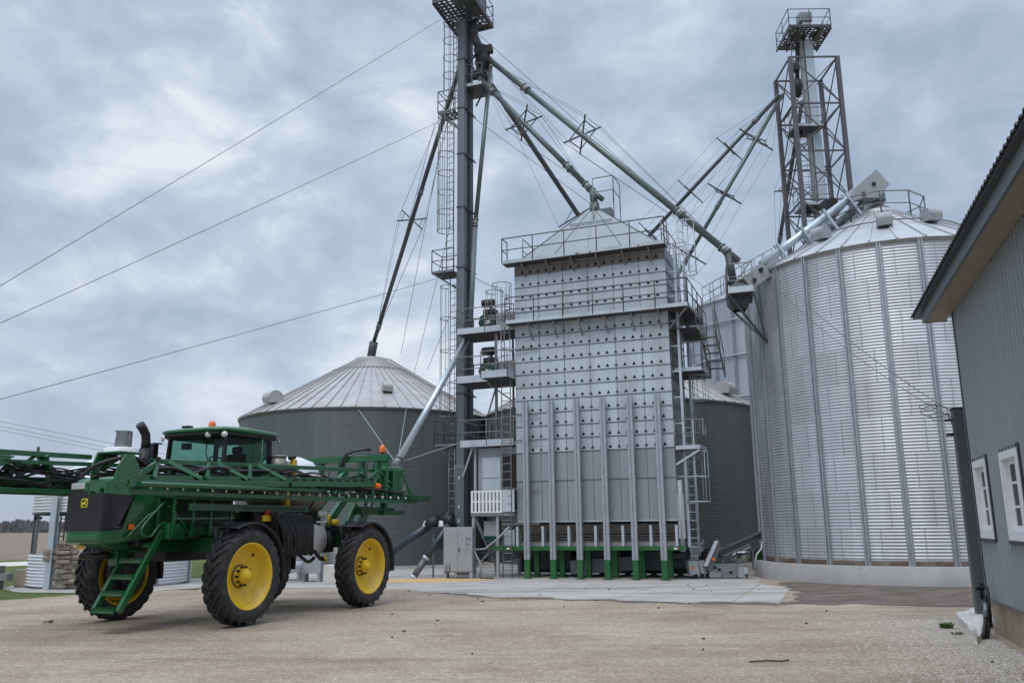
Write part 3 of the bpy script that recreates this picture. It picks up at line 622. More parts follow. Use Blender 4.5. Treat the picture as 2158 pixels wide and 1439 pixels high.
# stairs on the right side
def stair(parent, p, q, w, side, mt='rail_steel'):
    p = Vector(p); q = Vector(q); sd_ = Vector(side); s = MB(); n = max(3, int(abs(q.z - p.z) / .22))
    for k in (0, 1): s.bar(p + sd_ * w * k, q + sd_ * w * k, .04, .2)
    for i in range(1, n): c = p + (q - p) * (i / n); s.bar(c, c + sd_ * w, .2, .03)
    for k in (0, 1): 
        o = sd_ * w * k + Vector((0, 0, .95)); s.tube(p + o, q + o, .02, 6)
        for f in (0, .5, 1): c = p + (q - p) * f + sd_ * w * k; s.tube(c, c + Vector((0, 0, .95)), .02, 5)
    return s.build('stair', mt, parent)
stair(dryer, (W + .95, -.6, 9.7), (W + 1.0, 1.3, 8.95), .6, (.0, 0, 0.001)) if False else None
stair(dryer, (W + 1.0, .9, 8.95), (W + 1.05, 2.6, 7.45), .55, (1, 0, 0))
# ---- blower platforms on the left side
def blower(parent, c, r=.40):
    c = Vector(c); s = MB(); M = Matrix.Rotation(PI / 2, 3, 'X')
    s.lathe([(r * .3, -.16), (r, -.16), (r + .02, -.13), (r + .02, .13), (r, .16), (r * .3, .16), (.02, .16)], 22, c, M); 
    for k in range(10):
        t = 2 * PI * k / 10; s.box(c + Vector((r * math.cos(t), 0, r * math.sin(t))), (.05, .36, .05))
    b = s.build('blower', 'fan_green', parent)
    MB().box(c + Vector((.0, -.18, -.02)), (.2, .012, .14)).build('label_plate', 'white_paint', b)
    s = MB(); s.lathe([(.01, -.25), (.16, -.25), (.17, -.2), (.17, .2), (.15, .26), (.01, .26)], 16, c + Vector((-.05, .0, r + .42)), Matrix.Rotation(PI / 2, 3, 'Y')); s.bb(c.x - .2, c.x + .3, c.y - .2, c.y + .2, c.z + r - .05, c.z + r + .12)
    s.bb(c.x + .05, c.x + .09, c.y - .12, c.y + .12, c.z + r, c.z + r + .3); s.build('blower_motor', 'motor_dark', b); return b
up = catwalk('upper_blower_platform', [(-2.55, .0), (-.05, .0), (-.05, 1.7), (-2.55, 1.7)], 9.5, dryer, [((-2.55, 0), (-.05, 0)), ((-2.55, 1.7), (-2.55, 0)), ((-2.55, 1.7), (-.05, 1.7))], toe=.24, step=1.2)
lo = catwalk('lower_blower_platform', [(-2.55, .0), (-1.15, .0), (-1.15, -.75), (-.05, -.75), (-.05, 1.7), (-2.55, 1.7)], 7.5, dryer, [((-2.55, 0), (-1.15, 0)), ((-1.15, -.75), (-.05, -.75)), ((-1.15, -.75), (-1.15, 0)), ((-2.55, 1.7), (-2.55, 0)), ((-2.55, 1.7), (-.05, 1.7)), ((-.05, -.75), (-.05, 0))], toe=.28, step=1.2)
blower(up, (-1.33, .55, 9.98)); blower(lo, (-1.33, .55, 7.98))
for z in (9.5, 7.5):
    s = MB(); s.bb(-.95, -.1, .35, 1.1, z + .02, z + .8); s.build('burner_box', 'cabinet_grey', up if z > 9 else lo)
s = MB(); s.bar((-.9, .2, 5.0), (-.9, .2, 9.45), .09); s.bar((-.45, .9, 5.0), (-.45, .9, 9.45), .07); s.bar((-1.2, .05, 7.4), (-.05, .05, 6.55), .05); s.bar((-.9, .2, 7.3), (-1.2, .1, 6.2), .06); s.build('platform_post', 'elevator_grey', dryer)
ladder(dryer, -.32, -.22, 0., 11.2, .19 * 2, cage=(10.2, 11.2), out=(-.1, -1), mt='rail_steel', cr=.38)
ladder(dryer, -.62, .0, 7.5, 9.6, .4, cage=(9.8, 11.0), out=(-.5, -1), mt='rail_steel', cr=.36)
for z in (8.62, 6.0, 4.98, 3.25, 1.95): MB().bar((-.55, -.2, z), (.95, -.10, z), .04).build('ladder_strut', 'rail_steel', dryer)
# ---- burner house at the lower left
fl = catwalk('house_platform', [(-2.4, .0), (-.1, .0), (-.1, 1.8), (-2.4, 1.8)], 4.95, dryer, [((-2.4, 0), (-.1, 0)), ((-2.4, 1.8), (-2.4, 0)), ((-2.4, 1.8), (-.1, 1.8)), ((-1.5, 0.9), (-.1, .9))], toe=.26, mt='lower_panel_steel')
s = MB(); s.bb(-1.75, -.04, .35, 2.3, 2.4, 4.88); hs = s.build('burner_house', 'lower_panel_steel', dryer)
s = MB(); s.bb(-1.58, -.80, .32, .348, 3.72, 4.5); s.bb(-1.58, -.80, .32, .348, 3.2, 3.69); s.build('house_panel', 'panel_steel', hs)
MB().bb(-.72, -.08, .325, .348, 2.5, 4.6).build('house_opening', 'black_plastic', hs)
s = MB()
for k in range(9): u = -1.76 + k * .15; s.bb(u - .04, u + .04, -.24, -.215, 2.38, 3.2)
for z in (2.40, 2.80, 3.18): s.bb(-1.8, -.5, -.214, -.19, z - .03, z + .03)
s.build('slatted_guard', 'white_paint', hs)
MB().bb(-.50, -.02, -.23, -.2, 2.4, 3.22).build('guard_panel', 'panel_steel', hs)
s = MB(); s.bb(-1.82, -.05, -.2, 2.3, 2.26, 2.36); s.build('house_floor', 'rail_steel', hs)
s = MB()
for u in (-1.75, -.75): 
    for y in (-.1, 2.1): s.bar((u, y, 0), (u, y, 2.3), .1)
s.bar((-1.75, -.1, .3), (-.9, 2.1, 1.9), .06); s.bar((-1.7, -.1, 2.2), (-1.2, 1.0, .2), .08); s.bar((-2.3, .1, 3.8), (-1.9, .1, 4.85), .06); s.bar((-1.85, .3, 2.4), (-1.85, .3, 4.9), .1); s.build('house_post', 'cabinet_grey', hs)
s = MB(); s.bb(-1.42, -.86, .1, .7, 1.3, 2.08); fb = s.build('fan_box', 'cabinet_grey', hs, bevel=.02); MB().bb(-1.40, -.88, .09, .1, 1.32, 1.52).build('fan_label', 'fan_green', fb)
MB().bb(-.52, -.1, -.05, .3, 1.15, 1.75).build('gas_box', 'panel_steel', hs)
s = MB(); s.path([(-1.9, -.3, 1.6), (-1.8, -.3, 1.2), (-1.55, -.3, 1.02), (-1.2, -.3, 1.05), (-.7, -.3, 1.4), (-.2, -.3, 1.85)], .04, 7); s.path([(-1.75, -.35, 1.2), (-1.45, -.4, .7), (-1.3, -.4, .45), (-1.35, -.4, .02)], .045, 7); s.build('conduit', 'cabinet_grey', hs)
for k in range(5): MB().bar((-1.7, .2 + k * .4, .9 - .1 * k), (1.5, .6 + k * .4, 1.0), .05).build('under_pipe', 'elevator_dark', dryer)
MB().bb(-.9, W + .1, DP - .02, DP + .02, .06, 1.0).build('rear_shade_sheet', 'black_plastic', dryer)  # added black sheet, darkens the space under the dryer
for k in range(3): MB().bb(.3 + 1.9 * k, 1.7 + 1.9 * k, 1.2, 2.2, .25, .92).build('discharge_auger_box', 'elevator_dark', dryer)
# ================================================================== BUCKET ELEVATOR (grey leg)
TB = Vector((-2.12, 35.0, 0)); tow = thing('bucket_elevator', 'slim dark grey elevator leg rising beside the dryer with caged ladder', 'grain elevator', TB, DRZ)
s = MB(); s.bb(-.17, .17, -.15, .15, 0, 25.4); s.build('leg_casing', 'elevator_grey', tow)
s = MB(); s.bb(-.10, .20, .42, .74, 0, 25.4); s.build('leg_casing', 'elevator_dark', tow)
s = MB(); s.bb(-.20, .20, -.20, .20, .0, 4.2); s.bb(-.15, .3, -.1, .8, 0, 1.6); s.build('boot', 'elevator_grey', tow, bevel=.01)
s = MB(); s.bb(-.205, .205, -.205, .205, 4.2, 4.34); s.build('boot_collar', 'dark_galvanised', tow)
for z in (7.3, 10.0, 12.75, 15.5, 18.0, 20.2, 22.6):
    s = MB(); s.bb(-.20, .20, -.18, .18, z - .025, z + .025); s.bb(-.13, .23, .39, .77, z - .025, z + .025); s.bb(.20, .25, -.18, .95, z - .08, z - .03); s.bb(-.13, -.09, .18, .40, z - .02, z + .02); s.build('flange', 'elevator_dark', tow)
for z in (3.75, 2.6, 2.05): MB().bb(-.05, .0, -.204, -.201, z, z + .12).build('warning_label', 'white_paint', tow)
# head and top platform
c3 = [pg(912, 6, 24.65), pg(964, 76, 24.65), pg(1039, 57, 24.65)]; c3.append(c3[0] + c3[2] - c3[1])
Mi = Matrix.Rotation(-DRZ, 3, 'Z'); c3 = [tuple((Mi @ (q - TB)).xy) for q in c3]
hp = catwalk('head_platform', c3, 24.7, tow, [(c3[i], c3[(i + 1) % 4]) for i in range(4)], mt='open_grating', step=.8, rm='dark_rail', tm='elevator_dark')
s = MB(); A = [Vector((*q, 24.62)) for q in c3]
for f in (0, .33, .66, 1): s.bar(A[0].lerp(A[1], f), A[3].lerp(A[2], f), .07, .08)
for f in (0, 1): s.bar(A[0].lerp(A[3], f), A[1].lerp(A[2], f), .08, .1)
s.build('platform_joist', 'elevator_dark', hp)
s = MB(); s.bb(-.35, .75, -.35, 1.15, 25.4, 26.8); s.build('head_casing', 'elevator_grey', tow, bevel=.15)
def side_platform(x0, x1, y0, y1, z, nm='rest_platform', rails=('f', 'l', 'b'), mt='rail_steel'):
    rl = {'f': ((x0, y0), (x1, y0)), 'l': ((x0, y1), (x0, y0)), 'b': ((x0, y1), (x1, y1)), 'r': ((x1, y0), (x1, y1))}
    f = catwalk(nm, [(x0, y0), (x1, y0), (x1, y1), (x0, y1)], z, tow, [rl[k] for k in rails], mt='open_grating', toe=.1, step=.9, rm='dark_rail', tm='elevator_grey')
    for a_, b_ in ((y0, y0 + .1), (y1, y1 - .1)): MB().bar((x0 + .1, a_, z - .06), (-.15, b_, z - .75), .06).build('brace', 'elevator_dark', f)
    return f
side_platform(-1.05, -.2, -.35, .5, 20.05); side_platform(-1.25, -.2, -.4, .6, 12.55); side_platform(-1.15, -.2, -.2, .7, 5.15)
ladder(tow, -.55, -.05, 12.55, 20.0, .4, cage=(14.4, 19.8), mt='rail_steel', out=(-.35, -1), cr=.36, straps=7, ringstep=.95)
ladder(tow, -.36, .1, 20.05, 24.6, .38, cage=(21.0, 24.5), mt='rail_steel', out=(-.6, -1), cr=.34)
ladder(tow, -.40, .0, 5.15, 12.5, .4, cage=(6.3, 11.9), mt='rail_steel', out=(-.5, -1), cr=.34, straps=5, ringstep=1.5)
ladder(tow, -.42, -.05, 1.8, 5.1, .3, mt='rail_steel', out=(-.3, -1))
# distributor under the head, on the right
def TL(p): return Mi @ (Vector(p) - TB)
d0, d1, d2 = pY(998, 75, 35.3), pY(1012, 106, 35.3), pY(1018, 128, 35.3)
s = MB(); s.tube(TL(d0), TL(d1), .2, 12); s.tube(TL(d0) + Vector((0, 0, .5)), TL(d0), .26, 12, .2); ds = s.build('discharge_pipe', 'elevator_dark', tow)
s = MB(); s.bar(TL(pY(1000, 112, 35.2)), TL(pY(1038, 103, 35.2)), .3, .34); s.lathe([(.05, .3), (.32, .3), (.36, .0), (.30, -.45), (.05, -.5)], 14, TL(d2)); s.build('distributor', 'motor_dark', tow)
s = MB(); s.lathe([(.22, .55), (.22, 0), (.3, -.2)], 12, TL(pY(1014, 150, 35.3))); s.bar(TL(pY(990, 128, 35.2)), TL(pY(1008, 115, 35.2)), .06); s.bar(TL(pY(990, 116, 35.)), TL(pY(1012, 120, 35.3)), .05); s.build('distributor_bracket', 'elevator_dark', tow)
for (xa, ya, xb, yb, r_) in ((1003, 92, 1022, 100, .12), (1020, 118, 1034, 128, .15), (1006, 130, 1012, 166, .12), (1022, 140, 1024, 172, .10), (994, 150, 1008, 158, .07)): MB().tube(TL(pY(xa, ya, 35.2)), TL(pY(xb, yb, 35.25)), r_, 10).build('valve_pipe', 'elevator_dark', tow)
MB().box(TL(pY(1030, 104, 35.2)), (.3, .3, .26), .4).build('valve_motor', 'motor_dark', tow); MB().box(TL(pY(1002, 160, 35.3)), (.26, .3, .3), .1).build('valve_motor', 'motor_dark', tow)
q = TL(pY(1006, 190, 35.4)); dp = catwalk('distributor_platform', [(q.x - .55, q.y - .5), (q.x + .45, q.y - .5), (q.x + .45, q.y + .7), (q.x - .55, q.y + .7)], q.z, tow, [((q.x - .55, q.y - .5), (q.x + .45, q.y - .5)), ((q.x + .45, q.y - .5), (q.x + .45, q.y + .7))], mt='grating', step=.6)
s = MB(); s.bar((q.x + .35, q.y, q.z - .05), (.4, q.y, q.z - .8), .06); s.build('brace', 'elevator_dark', dp)
# ================================================================== LATTICE TOWER WITH SECOND ELEVATOR
LT = Vector((14.62, 40., 0)); lat = thing('lattice_tower', 'dark steel lattice tower standing behind the shiny bin', 'tower', LT)
LX, LY, LH = 2.46, 2.46, 25.55
for i, (x, y) in enumerate(((0, 0), (LX, 0), (LX, LY), (0, LY))):
    s = MB(); s.bb(x - .10, x + .10, y - .10, y + .10, 0, LH); s.build('corner_leg', 'lattice_steel', lat)
lv = [LH - 2.62 * k for k in range(10)]
for (a_, b_) in (((0, 0), (LX, 0)), ((LX, 0), (LX, LY)), ((LX, LY), (0, LY)), ((0, LY), (0, 0))):
    s = MB()
    for k, z in enumerate(lv):
        s.bar((*a_, z), (*b_, z), .075)
        if k < 9: z2 = lv[k + 1]; s.bar((*a_, z), (*b_, z2), .05); s.bar((*a_, z2), (*b_, z), .05)
    s.build('bracing', 'lattice_steel', lat)
E2 = Vector((16.0, 41.3, 0)); el2 = thing('bucket_elevator', 'pale grey elevator leg inside the dark lattice tower', 'grain elevator', E2)
s = MB(); s.bb(-.13, .32, -.2, .2, 0, 28.3); s.build('leg_casing', 'pale_elevator', el2)
s = MB(); s.bb(-.34, -.17, -.12, .12, 0, 28.0); s.build('leg_casing', 'cabinet_grey', el2)
for k in range(9): z = 4 + 2.6 * k; MB().bb(-.17, .36, -.24, .24, z - .03, z + .03).build('flange', 'rail_steel', el2)
p4 = [(-1.25, -1.25), (.95, -1.25), (1.05, 1.0), (-1.2, 1.0)]
hp2 = catwalk('head_platform', p4, 27.35, el2, [(p4[i], p4[(i + 1) % 4]) for i in range(4)], mt='open_grating', step=1.1, rm='dark_rail', tm='elevator_dark')
s = MB(); 
for f in (0, .25, .5, .75, 1): x = -1.25 + 2.2 * f; s.bb(x - .03, x + .03, -1.25, 1.0, 27.2, 27.3)
s.build('platform_joist', 'lattice_steel', hp2)
s = MB(); s.bb(-.3, .4, -.3, .3, 28.3, 28.85); s.build('head_casing', 'dark_galvanised', el2, bevel=.05); MB().bb(-.8, -.35, -.2, .2, 27.36, 27.95).build('drive_motor', 'dark_galvanised', el2); MB().bb(.42, .8, -.1, .1, 27.36, 27.7).build('gearbox', 'motor_dark', el2)
s = MB(); s.lathe([(.05, .4), (.22, .4), (.27, 0), (.18, -.5), (.05, -.6)], 14, (-.75, -.3, 24.4)); s.tube((-.5, -.2, 27.0), (-.75, -.3, 24.6), .11, 12); s.bb(-.95, -.6, -.5, -.1, 25.3, 25.7); s.build('distributor', 'motor_dark', el2)
for z, x0 in ((21.9, -1.3), (17.6, -1.2)):
    f = catwalk('rest_platform', [(x0, -.9), (.2, -.9), (.2, .5), (x0, .5)], z, el2, [((x0, -.9), (.2, -.9)), ((x0, .5), (x0, -.9))], mt='grating', step=.7)
    MB().bb(x0 + .2, x0 + .6, -.4, .0, z - .3, z - .06).build('platform_box', 'motor_dark', f)
ladder(el2, -.62, -.1, 8, 27.2, .4, mt='rail_steel', out=(-.2, -1), cage=(9, 21.), ringstep=1.2)
# ================================================================== SPOUTS BETWEEN THE TOWERS AND THE BINS
def spreader(mb, c, ax, size, tilt=.4, arms=4):
    a, s_, u = frame_of(ax); e = [(s_ * math.cos(tilt + k * PI / 2) + u * math.sin(tilt + k * PI / 2)) * size for k in range(4)]
    mb.bar(c - e[0] - e[0] * .0, c + e[0], .06); mb.bar(c - e[1], c + e[1], .06)
    for k in range(4): mb.bar(c + e[k] * .72, c + e[(k + 1) % 4] * .72, .035) if arms == 4 or k % 2 else None
    return [c + q for q in e]
def spout(label, p, q, r, mt, joints=(), spread=(), size=.75, guys=True, tail=None, r2=None, tilt=.4, group='grain spouts', arms=4):
    p = Vector(p); q = Vector(q); t = thing('grain_spout', label, 'grain spout', q, 0, group)
    mb = MB(); mb.tube(p, q, r, 16, r2)
    mb.build('pipe', mt, t, True)
    if tail: 
        for tl in tail: mb = MB(); mb.tube(*tl[:2], tl[2], 14, tl[3] if len(tl) > 3 else None); mb.build('outlet', tl[4] if len(tl) > 4 else 'elevator_dark', t, True)
    d = (q - p).normalized()
    for f in joints:
        c = p.lerp(q, f); mb = MB(); mb.tube(c - d * .14, c + d * .14, r * 1.22, 14); mb.tube(c - d * .17, c - d * .13, r * 1.45, 14); mb.tube(c + d * .13, c + d * .17, r * 1.45, 14); mb.build('joint', 'dark_galvanised', t, True)
    last = None; ends = []
    for f in spread:
        c = p.lerp(q, f); mb = MB(); tips = spreader(mb, c, d, size, tilt, arms); mb.build('spreader', 'lattice_steel', t, True); ends.append(tips)
    if guys and ends:
        g = MB(); n = 4
        for k in range(n):
            seq = [p + d * .5] + [e_[k] for e_ in ends] + [q - d * .4]
            for a_, b_ in zip(seq, seq[1:]): g.tube(a_, b_, .008, 4, caps=False)
        g.build('guy_cable', 'wire', t, True)
    return t
LP = Vector((-8.04, 47.32, lzc + .2))
spout('dark spout slanting from the grey leg to the left bin peak', pY(975, 122, 35.6), pY(788, 720, 47.1), .11, 'spout_dark', (.42, .93), (.52,), .95, tail=[(pY(788, 720, 47.1), LP, .24)], arms=0)
bB = pY(1001, 480, 35.3)
spout('pale pipe running down beside the grey leg, dark in its lower half', pY(1034, 140, 35.1), bB, .095, 'spout_green_grey', (.97,), (), guys=False, tail=[(bB, pY(985, 800, 35.25), .12, .12, 'elevator_grey')])
apex = DO + Vector((.9304 * 3.03 + .3665 * 1.35, -.3665 * 3.03 + .9304 * 1.35, 14.75))
k1 = apex + Vector((-.06, .05, .55))
spout('grey green spout from the grey leg to the dryer peak', pY(1010, 165, 35.0), k1, .118, 'spout_green_grey', (.12, .80, .96), (.42,), 1.0, tail=[(k1 + Vector((0, 0, .1)), apex, .15, .15, 'spout_green_grey'), (k1, k1 + Vector((.4, -.12, -.42)), .11, .11, 'spout_green_grey')], tilt=.7)
mp_ = Vector((mbin.location.x, mbin.location.y, mzc + .2)); dE = pY(1310, 590, mp_.y)
spout('dark spout passing behind the dryer peak to the middle bin', pY(1036, 180, 35.4), dE, .125, 'spout_dark', (.20,), (.62,), 1.2, tail=[(dE, mp_, .125)], tilt=.5, arms=0)
eE = pY(1556, 550, 29.5); eM = pY(1536, 536, 29.6)
spout('long green grey spout from the grey leg to the shiny bin conveyor', pY(1034, 128, 35.0), eE, .128, 'spout_green_grey', (.17, .80, .955), (.425,), 1.0, tail=[(eM + Vector((-.02, 0, -.0)), pY(1545, 592, 29.55), .14, .14, 'elevator_dark'), (pY(1546, 592, 29.55), pY(1546, 600, 29.55), .2)], tilt=.75)
fE = pY(835, 978, 31.5)
spout('pale round load-out spout hanging over the sprayer rear', pY(992, 700, 34.6), fE, .13, 'spout_pale', (.985,), (), guys=False)
spout('dark spout from the lattice tower crossing behind the long green one', pY(1643, 200, 41.0), pY(1308, 562, 46.0), .105, 'spout_dark', (.14,), (.30, .545, .80), 1.0, tilt=.1, tail=[(pY(1308, 562, 46), mp_ + Vector((.1, .1, 0)), .14)])
spout('pale spout from the lattice tower ending behind the dryer', pY(1650, 198, 41.0), pY(1372, 676, 45.5), .105, 'spout_green_grey', (.48, .72), (.195, .43, .70), 1.15, tilt=.9, tail=[(pY(1372, 676, 45.5), pY(1372, 740, 45.5), .15)])
iE = Vector((16.09, 49.45, bzc + .25))
spout('dark spout dropping from the lattice tower to the far tall bin', pY(1690, 215, 41.0), iE, .11, 'spout_dark', (.80,), (.50,), .8, tilt=.2, tail=[(iE + Vector((0, 0, -.35)), iE + Vector((0, 0, -.05)), .3)])
# ================================================================== CONVEYOR UP THE ROOF OF THE SHINY BIN
c0 = Vector((8.55, 29.5, 10.38)); c1 = Vector((14.2, 30.75, 14.62)); ca = (c1 - c0).normalized(); cs = ca.cross(Vector((0, 0, 1))).normalized(); cu = cs.cross(ca)
cv = thing('roof_conveyor', 'twin tube conveyor climbing the roof of the shiny bin', 'conveyor', c0)
L_ = (c1 - c0).length
for off, r in ((.22, .145), (-.24, .125)):
    mb = MB(); mb.tube(c0 + ca * .9 + cu * off, c0 + ca * (L_ - 1.1) + cu * off, r, 16); mb.build('conveyor_tube', 'spout_pale' if off > 0 else 'spout_green_grey', cv, True)
def conv_poly(pts, w, name, mt, par=None):
    mb = MB(); fn = lambda s: (lambda a, b: c0 + ca * a + cu * b + cs * s * w / 2); mb.prism(pts, fn(-1), fn(1)); return mb.build(name, mt, par or cv, True)
tl = conv_poly([(-.15, -.26), (.85, -.30), (.85, .30), (-.15, .26)], .4, 'tail_box', 'cabinet_grey')
hd = conv_poly([(L_ - 1.65, .10), (L_ - 1.25, .42), (L_ + .18, .50), (L_ + .26, -.24), (L_ - .5, -.42), (L_ - 1.1, -.06)], .45, 'head_box', 'cabinet_grey')
for pr, a, b in ((tl, .12, -.05), (tl, .6, .1), (hd, L_ - .35, .12), (hd, L_ - 1.0, .05)):
    mb = MB(); mb.tube(c0 + ca * a + cu * b + cs * -.33 if False else c0 + ca * a + cu * b + cs * .28, c0 + ca * a + cu * b - cs * .28, .08, 12); mb.build('bearing', 'motor_dark', pr, True)
mb = MB()
for k in range(4): a = 1.8 + k * 1.25; mb.bar(c0 + ca * a + cu * .52, c0 + ca * a - cu * .55, .06); mb.bar(c0 + ca * a + cu * .5 + cs * .22, c0 + ca * a - cu * .5 + cs * .22, .07, .1)
mb.build('tube_clamp', 'panel_steel', cv, True)
mb = MB(); hm = c0 + ca * (L_ - 1.75) + cu * .42 - cs * .5; mb.tube(hm, hm + cs * -.6, .24, 14); mb.bar(hm - ca * .25 - cs * .3, hm - ca * .25 + cs * .1, .4, .45); mb.build('drive_motor', 'motor_dark', cv, True)
pkp = Vector((CB[0], CB[1], rzc + .2)); mb = MB(); dz = c0 + ca * (L_ - .2) - cu * .35; mb.bar(dz, pkp + Vector((0, 0, .5)), .4); mb.lathe([(.42, .55), (.42, .45), (.34, .40), (.34, .2), (.55, .1), (.55, .0)], 20, pkp); mb.build('discharge_spout', 'dark_galvanised', cv, True)
mb = MB(); mb.bar(c0 + ca * (L_ - .9) - cu * .4 + cs * -.3, Vector((CB[0] - 1.3, CB[1] - .3, rzc - .2)), .1); mb.bar(c0 + ca * (L_ - 2.2) - cu * .4, Vector((CB[0] - 2.6, CB[1] - .3, rzc - .8)), .1); mb.build('conveyor_leg', 'rail_steel', cv, True)
# inlet hopper and its bracketed platform at the tail
mb = MB(); h0 = pY(1548, 590, 29.55); mb.lathe([(.24, .0), (.3, -.05), (.52, -.22), (.52, -.75), (.30, -1.0)], 4, h0 + Vector((.1, 0, -.15)), Matrix.Rotation(.6, 3, 'Z'), smooth=False); mb.build('inlet_hopper', 'elevator_dark', cv, True)
pl = pY(1530, 617, 29.2); pr_ = pY(1571, 607, 29.2); zz = pl.z - .05
mb = MB(); pts = [(pl.x, 28.9), (pr_.x + .1, 28.6), (pr_.x + .5, 30.2), (pl.x + .35, 30.5)]; mb.prism(pts, lambda x, y: (x, y, zz - .08), lambda x, y: (x, y, zz)); pf = mb.build('tail_platform', 'grating', cv, True)
mb = MB(); mb.bar((pl.x, 28.88, zz + .05), (pr_.x + .1, 28.58, zz + .05), .03, .22); mb.build('toe_board', 'panel_steel', pf, True)
mb = MB(); railing(mb, [(*pts[0], zz), (*pts[1], zz)], 1.0, .75, .022); railing(mb, [(*pts[3], zz), (*pts[0], zz)], 1.0, .9, .022); mb.bar((pl.x + .1, 28.88, zz + .05), (pr_.x, 28.6, zz + .95), .04); mb.build('railing', 'rail_steel', pf, True)
mb = MB(); q = Vector((9.25, 30.05, zz - 1.6))
for a in pts[:2] + [pts[3]]: mb.bar((*a, zz - .08), q, .07)
mb.build('bracket', 'spout_green_grey', pf, True)
# ================================================================== WIRES
def wire(label, pts, r, mt='wire', sag=0., cat='cable', group=None, name='guy_cable', n=14):
    P = [Vector(q) for q in pts]; out = []
    for a, b in zip(P, P[1:]):
        for i in range(n + (b is P[-1])):
            f = i / n; out.append(a.lerp(b, f) - Vector((0, 0, sag * 4 * f * (1 - f))))
    return single(MB().path(out, r, 5), name, mt, label, cat, P[0], group)
g = 'guy cables of the grey leg'
A0 = pY(0, 595, 22); A1 = pY(0, 673, 22); A2 = pY(0, 832, 22)
def ext(a, b): d = b - a; return a + d * (a.z / (a.z - b.z))
for lb, hi, lo_ in (('thin guy cable reaching the top platform of the grey leg, uppermost on the left', pY(928, 42, 35), A0), ('thin guy cable on the left tied below the caged ladder landing', pY(922, 258, 35), A1), ('thin guy cable on the left tied to the lower ladder landing, lowest of three', pY(918, 588, 35), A2)):
    wire(lb, [hi, ext(hi, lo_)], .010, group=g, sag=.12)
for lb, a, b in (('thin guy cable from the grey leg toward the far bin roof', pY(1000, 250, 35), pY(1600, 690, 50)), ('thin guy cable from the leg head over the long green spout', pY(1005, 70, 35), pY(1570, 570, 46)), ('thin guy cable from the grey leg past the dryer top', pY(1000, 585, 35), pY(1080, 628, 36.5))):
    wire(lb, [a, b], .012, group=g)
for k, (a, b) in enumerate((((916, 262), (800, 700)), ((930, 300), (845, 745)), ((950, 470), (872, 790)), ((958, 640), (900, 780)))):
    wire(['faint guy cable falling left of the dark spout', 'faint guy cable right of the dark spout, above the bin roof', 'short guy cable leaning from leg to bin roof, second from the leg', 'shortest faint guy cable beside the leg, above the bin eave'][k], [pY(*a, 36), pY(*b, 46)], .012, group=g)
wire('pale stay cable from the bin eave to the load-out spout end', [pY(752, 858, 40.8), pY(834, 975, 31.6)], .016, 'pale_wire', group='stays of the load-out spout')
wire('pale stay cable from the blower platform to the load-out spout end', [pY(978, 930, 33.5), pY(836, 976, 31.6)], .016, 'pale_wire', group='stays of the load-out spout')
wire('pale stay cable hanging straight above the load-out spout end', [pY(856, 862, 40.6), pY(838, 972, 31.6)], .014, 'pale_wire', group='stays of the load-out spout')
for k, (y0, y1) in enumerate(((887, 948), (896, 961), (905, 968))):
    wire(['uppermost', 'middle', 'lowest'][k] + ' of three power lines low in the left sky', [pY(-160, y0 - 31, 90), pY(640, y1 + 66, 150)], .022, group='power lines', name='power_line', cat='power line')
ct = pY(2008, 868, 17.6)
wire('thin service wire across the front of the shiny bin', [pY(1690, 632, 25.2), ct + Vector((-.1, 0, .05))], .009, group='service wires', name='service_wire', cat='wire', sag=.15)
wire('faint lower service wire across the shiny bin', [pY(1640, 610, 25.6), ct + Vector((-.1, .02, -.08))], .007, group='service wires', name='service_wire', cat='wire', sag=.25)
lp = MB()
for k, (dx, dz, r) in enumerate(((-.36, .02, .24), (-.30, -.10, .17), (-.55, .10, .14))):
    lp.path([ct + Vector((dx + r * 1.3 * math.cos(2 * PI * i / 14), -.05 * k, dz + .5 * r * math.sin(2 * PI * i / 14))) for i in range(15)], .008, 5)
lp.path([ct + Vector((-.12, 0, .0)), ct + Vector((-.10, -.1, -.25)), ct + Vector((-.02, -.1, -.6))], .012, 5)
single(lp, 'wire_loop', 'wire', 'loose loops of service wire at the top of the dark post', 'wire', ct)
# ================================================================== BARN ON THE RIGHT
BA = Vector((8.298, 15.39, 0)); bu = Vector((-.31283, -.94981, 0)); BRZ = math.atan2(bu.y, bu.x)   # local x runs along the wall towards the camera, local y away from the wall (into the yard is -y)
barn = thing('barn', 'blue grey ribbed metal barn with white windows at the right edge', 'barn', BA, BRZ)
# local frame: x = t along wall; y positive = bu rotated +90deg
sgn = 1 if Vector((-bu.y, bu.x, 0)).dot(Vector((1, 0, 0))) > 0 else -1   # inward side
def BY(y): return y * sgn                                     # y > 0 : inside the barn
ZW, ZE = .585, 5.755
X0, X1 = -.2, 17.
win = [(.10, 1.14), (2.27, 3.38)]; wz0, wz1 = 1.60, 2.92
def rib_wall(x0, x1, z0, z1):
    mb = MB(); p = .20; prof = []; x = x0
    k0 = math.ceil((x0 - X0) / p - 1e-6)
    xs = [(x0, 0)]
    k = math.floor((x0 - X0) / p)
    while X0 + k * p < x1 + p:
        c = X0 + k * p
        for dx, h in ((-.036, 0), (-.020, .038), (.020, .038), (.036, 0), (.09, 0), (.096, .006), (.108, .006), (.114, 0)):
            if x0 < c + dx < x1: xs.append((c + dx, h))
        k += 1
    xs.append((x1, 0)); vs = []; fs = []
    for x, h in xs: vs += [(x, BY(-h), z0), (x, BY(-h), z1)]
    for i in range(len(xs) - 1): fs.append((2 * i, 2 * i + 2, 2 * i + 3, 2 * i + 1))
    return mb.add(vs, fs)
mb = MB(); xs = [X0] + [v for w in win for v in w] + [X1]
for i in range(0, len(xs), 2): m2 = rib_wall(xs[i], xs[i + 1], ZW, ZE); mb.add(m2.v, m2.f)
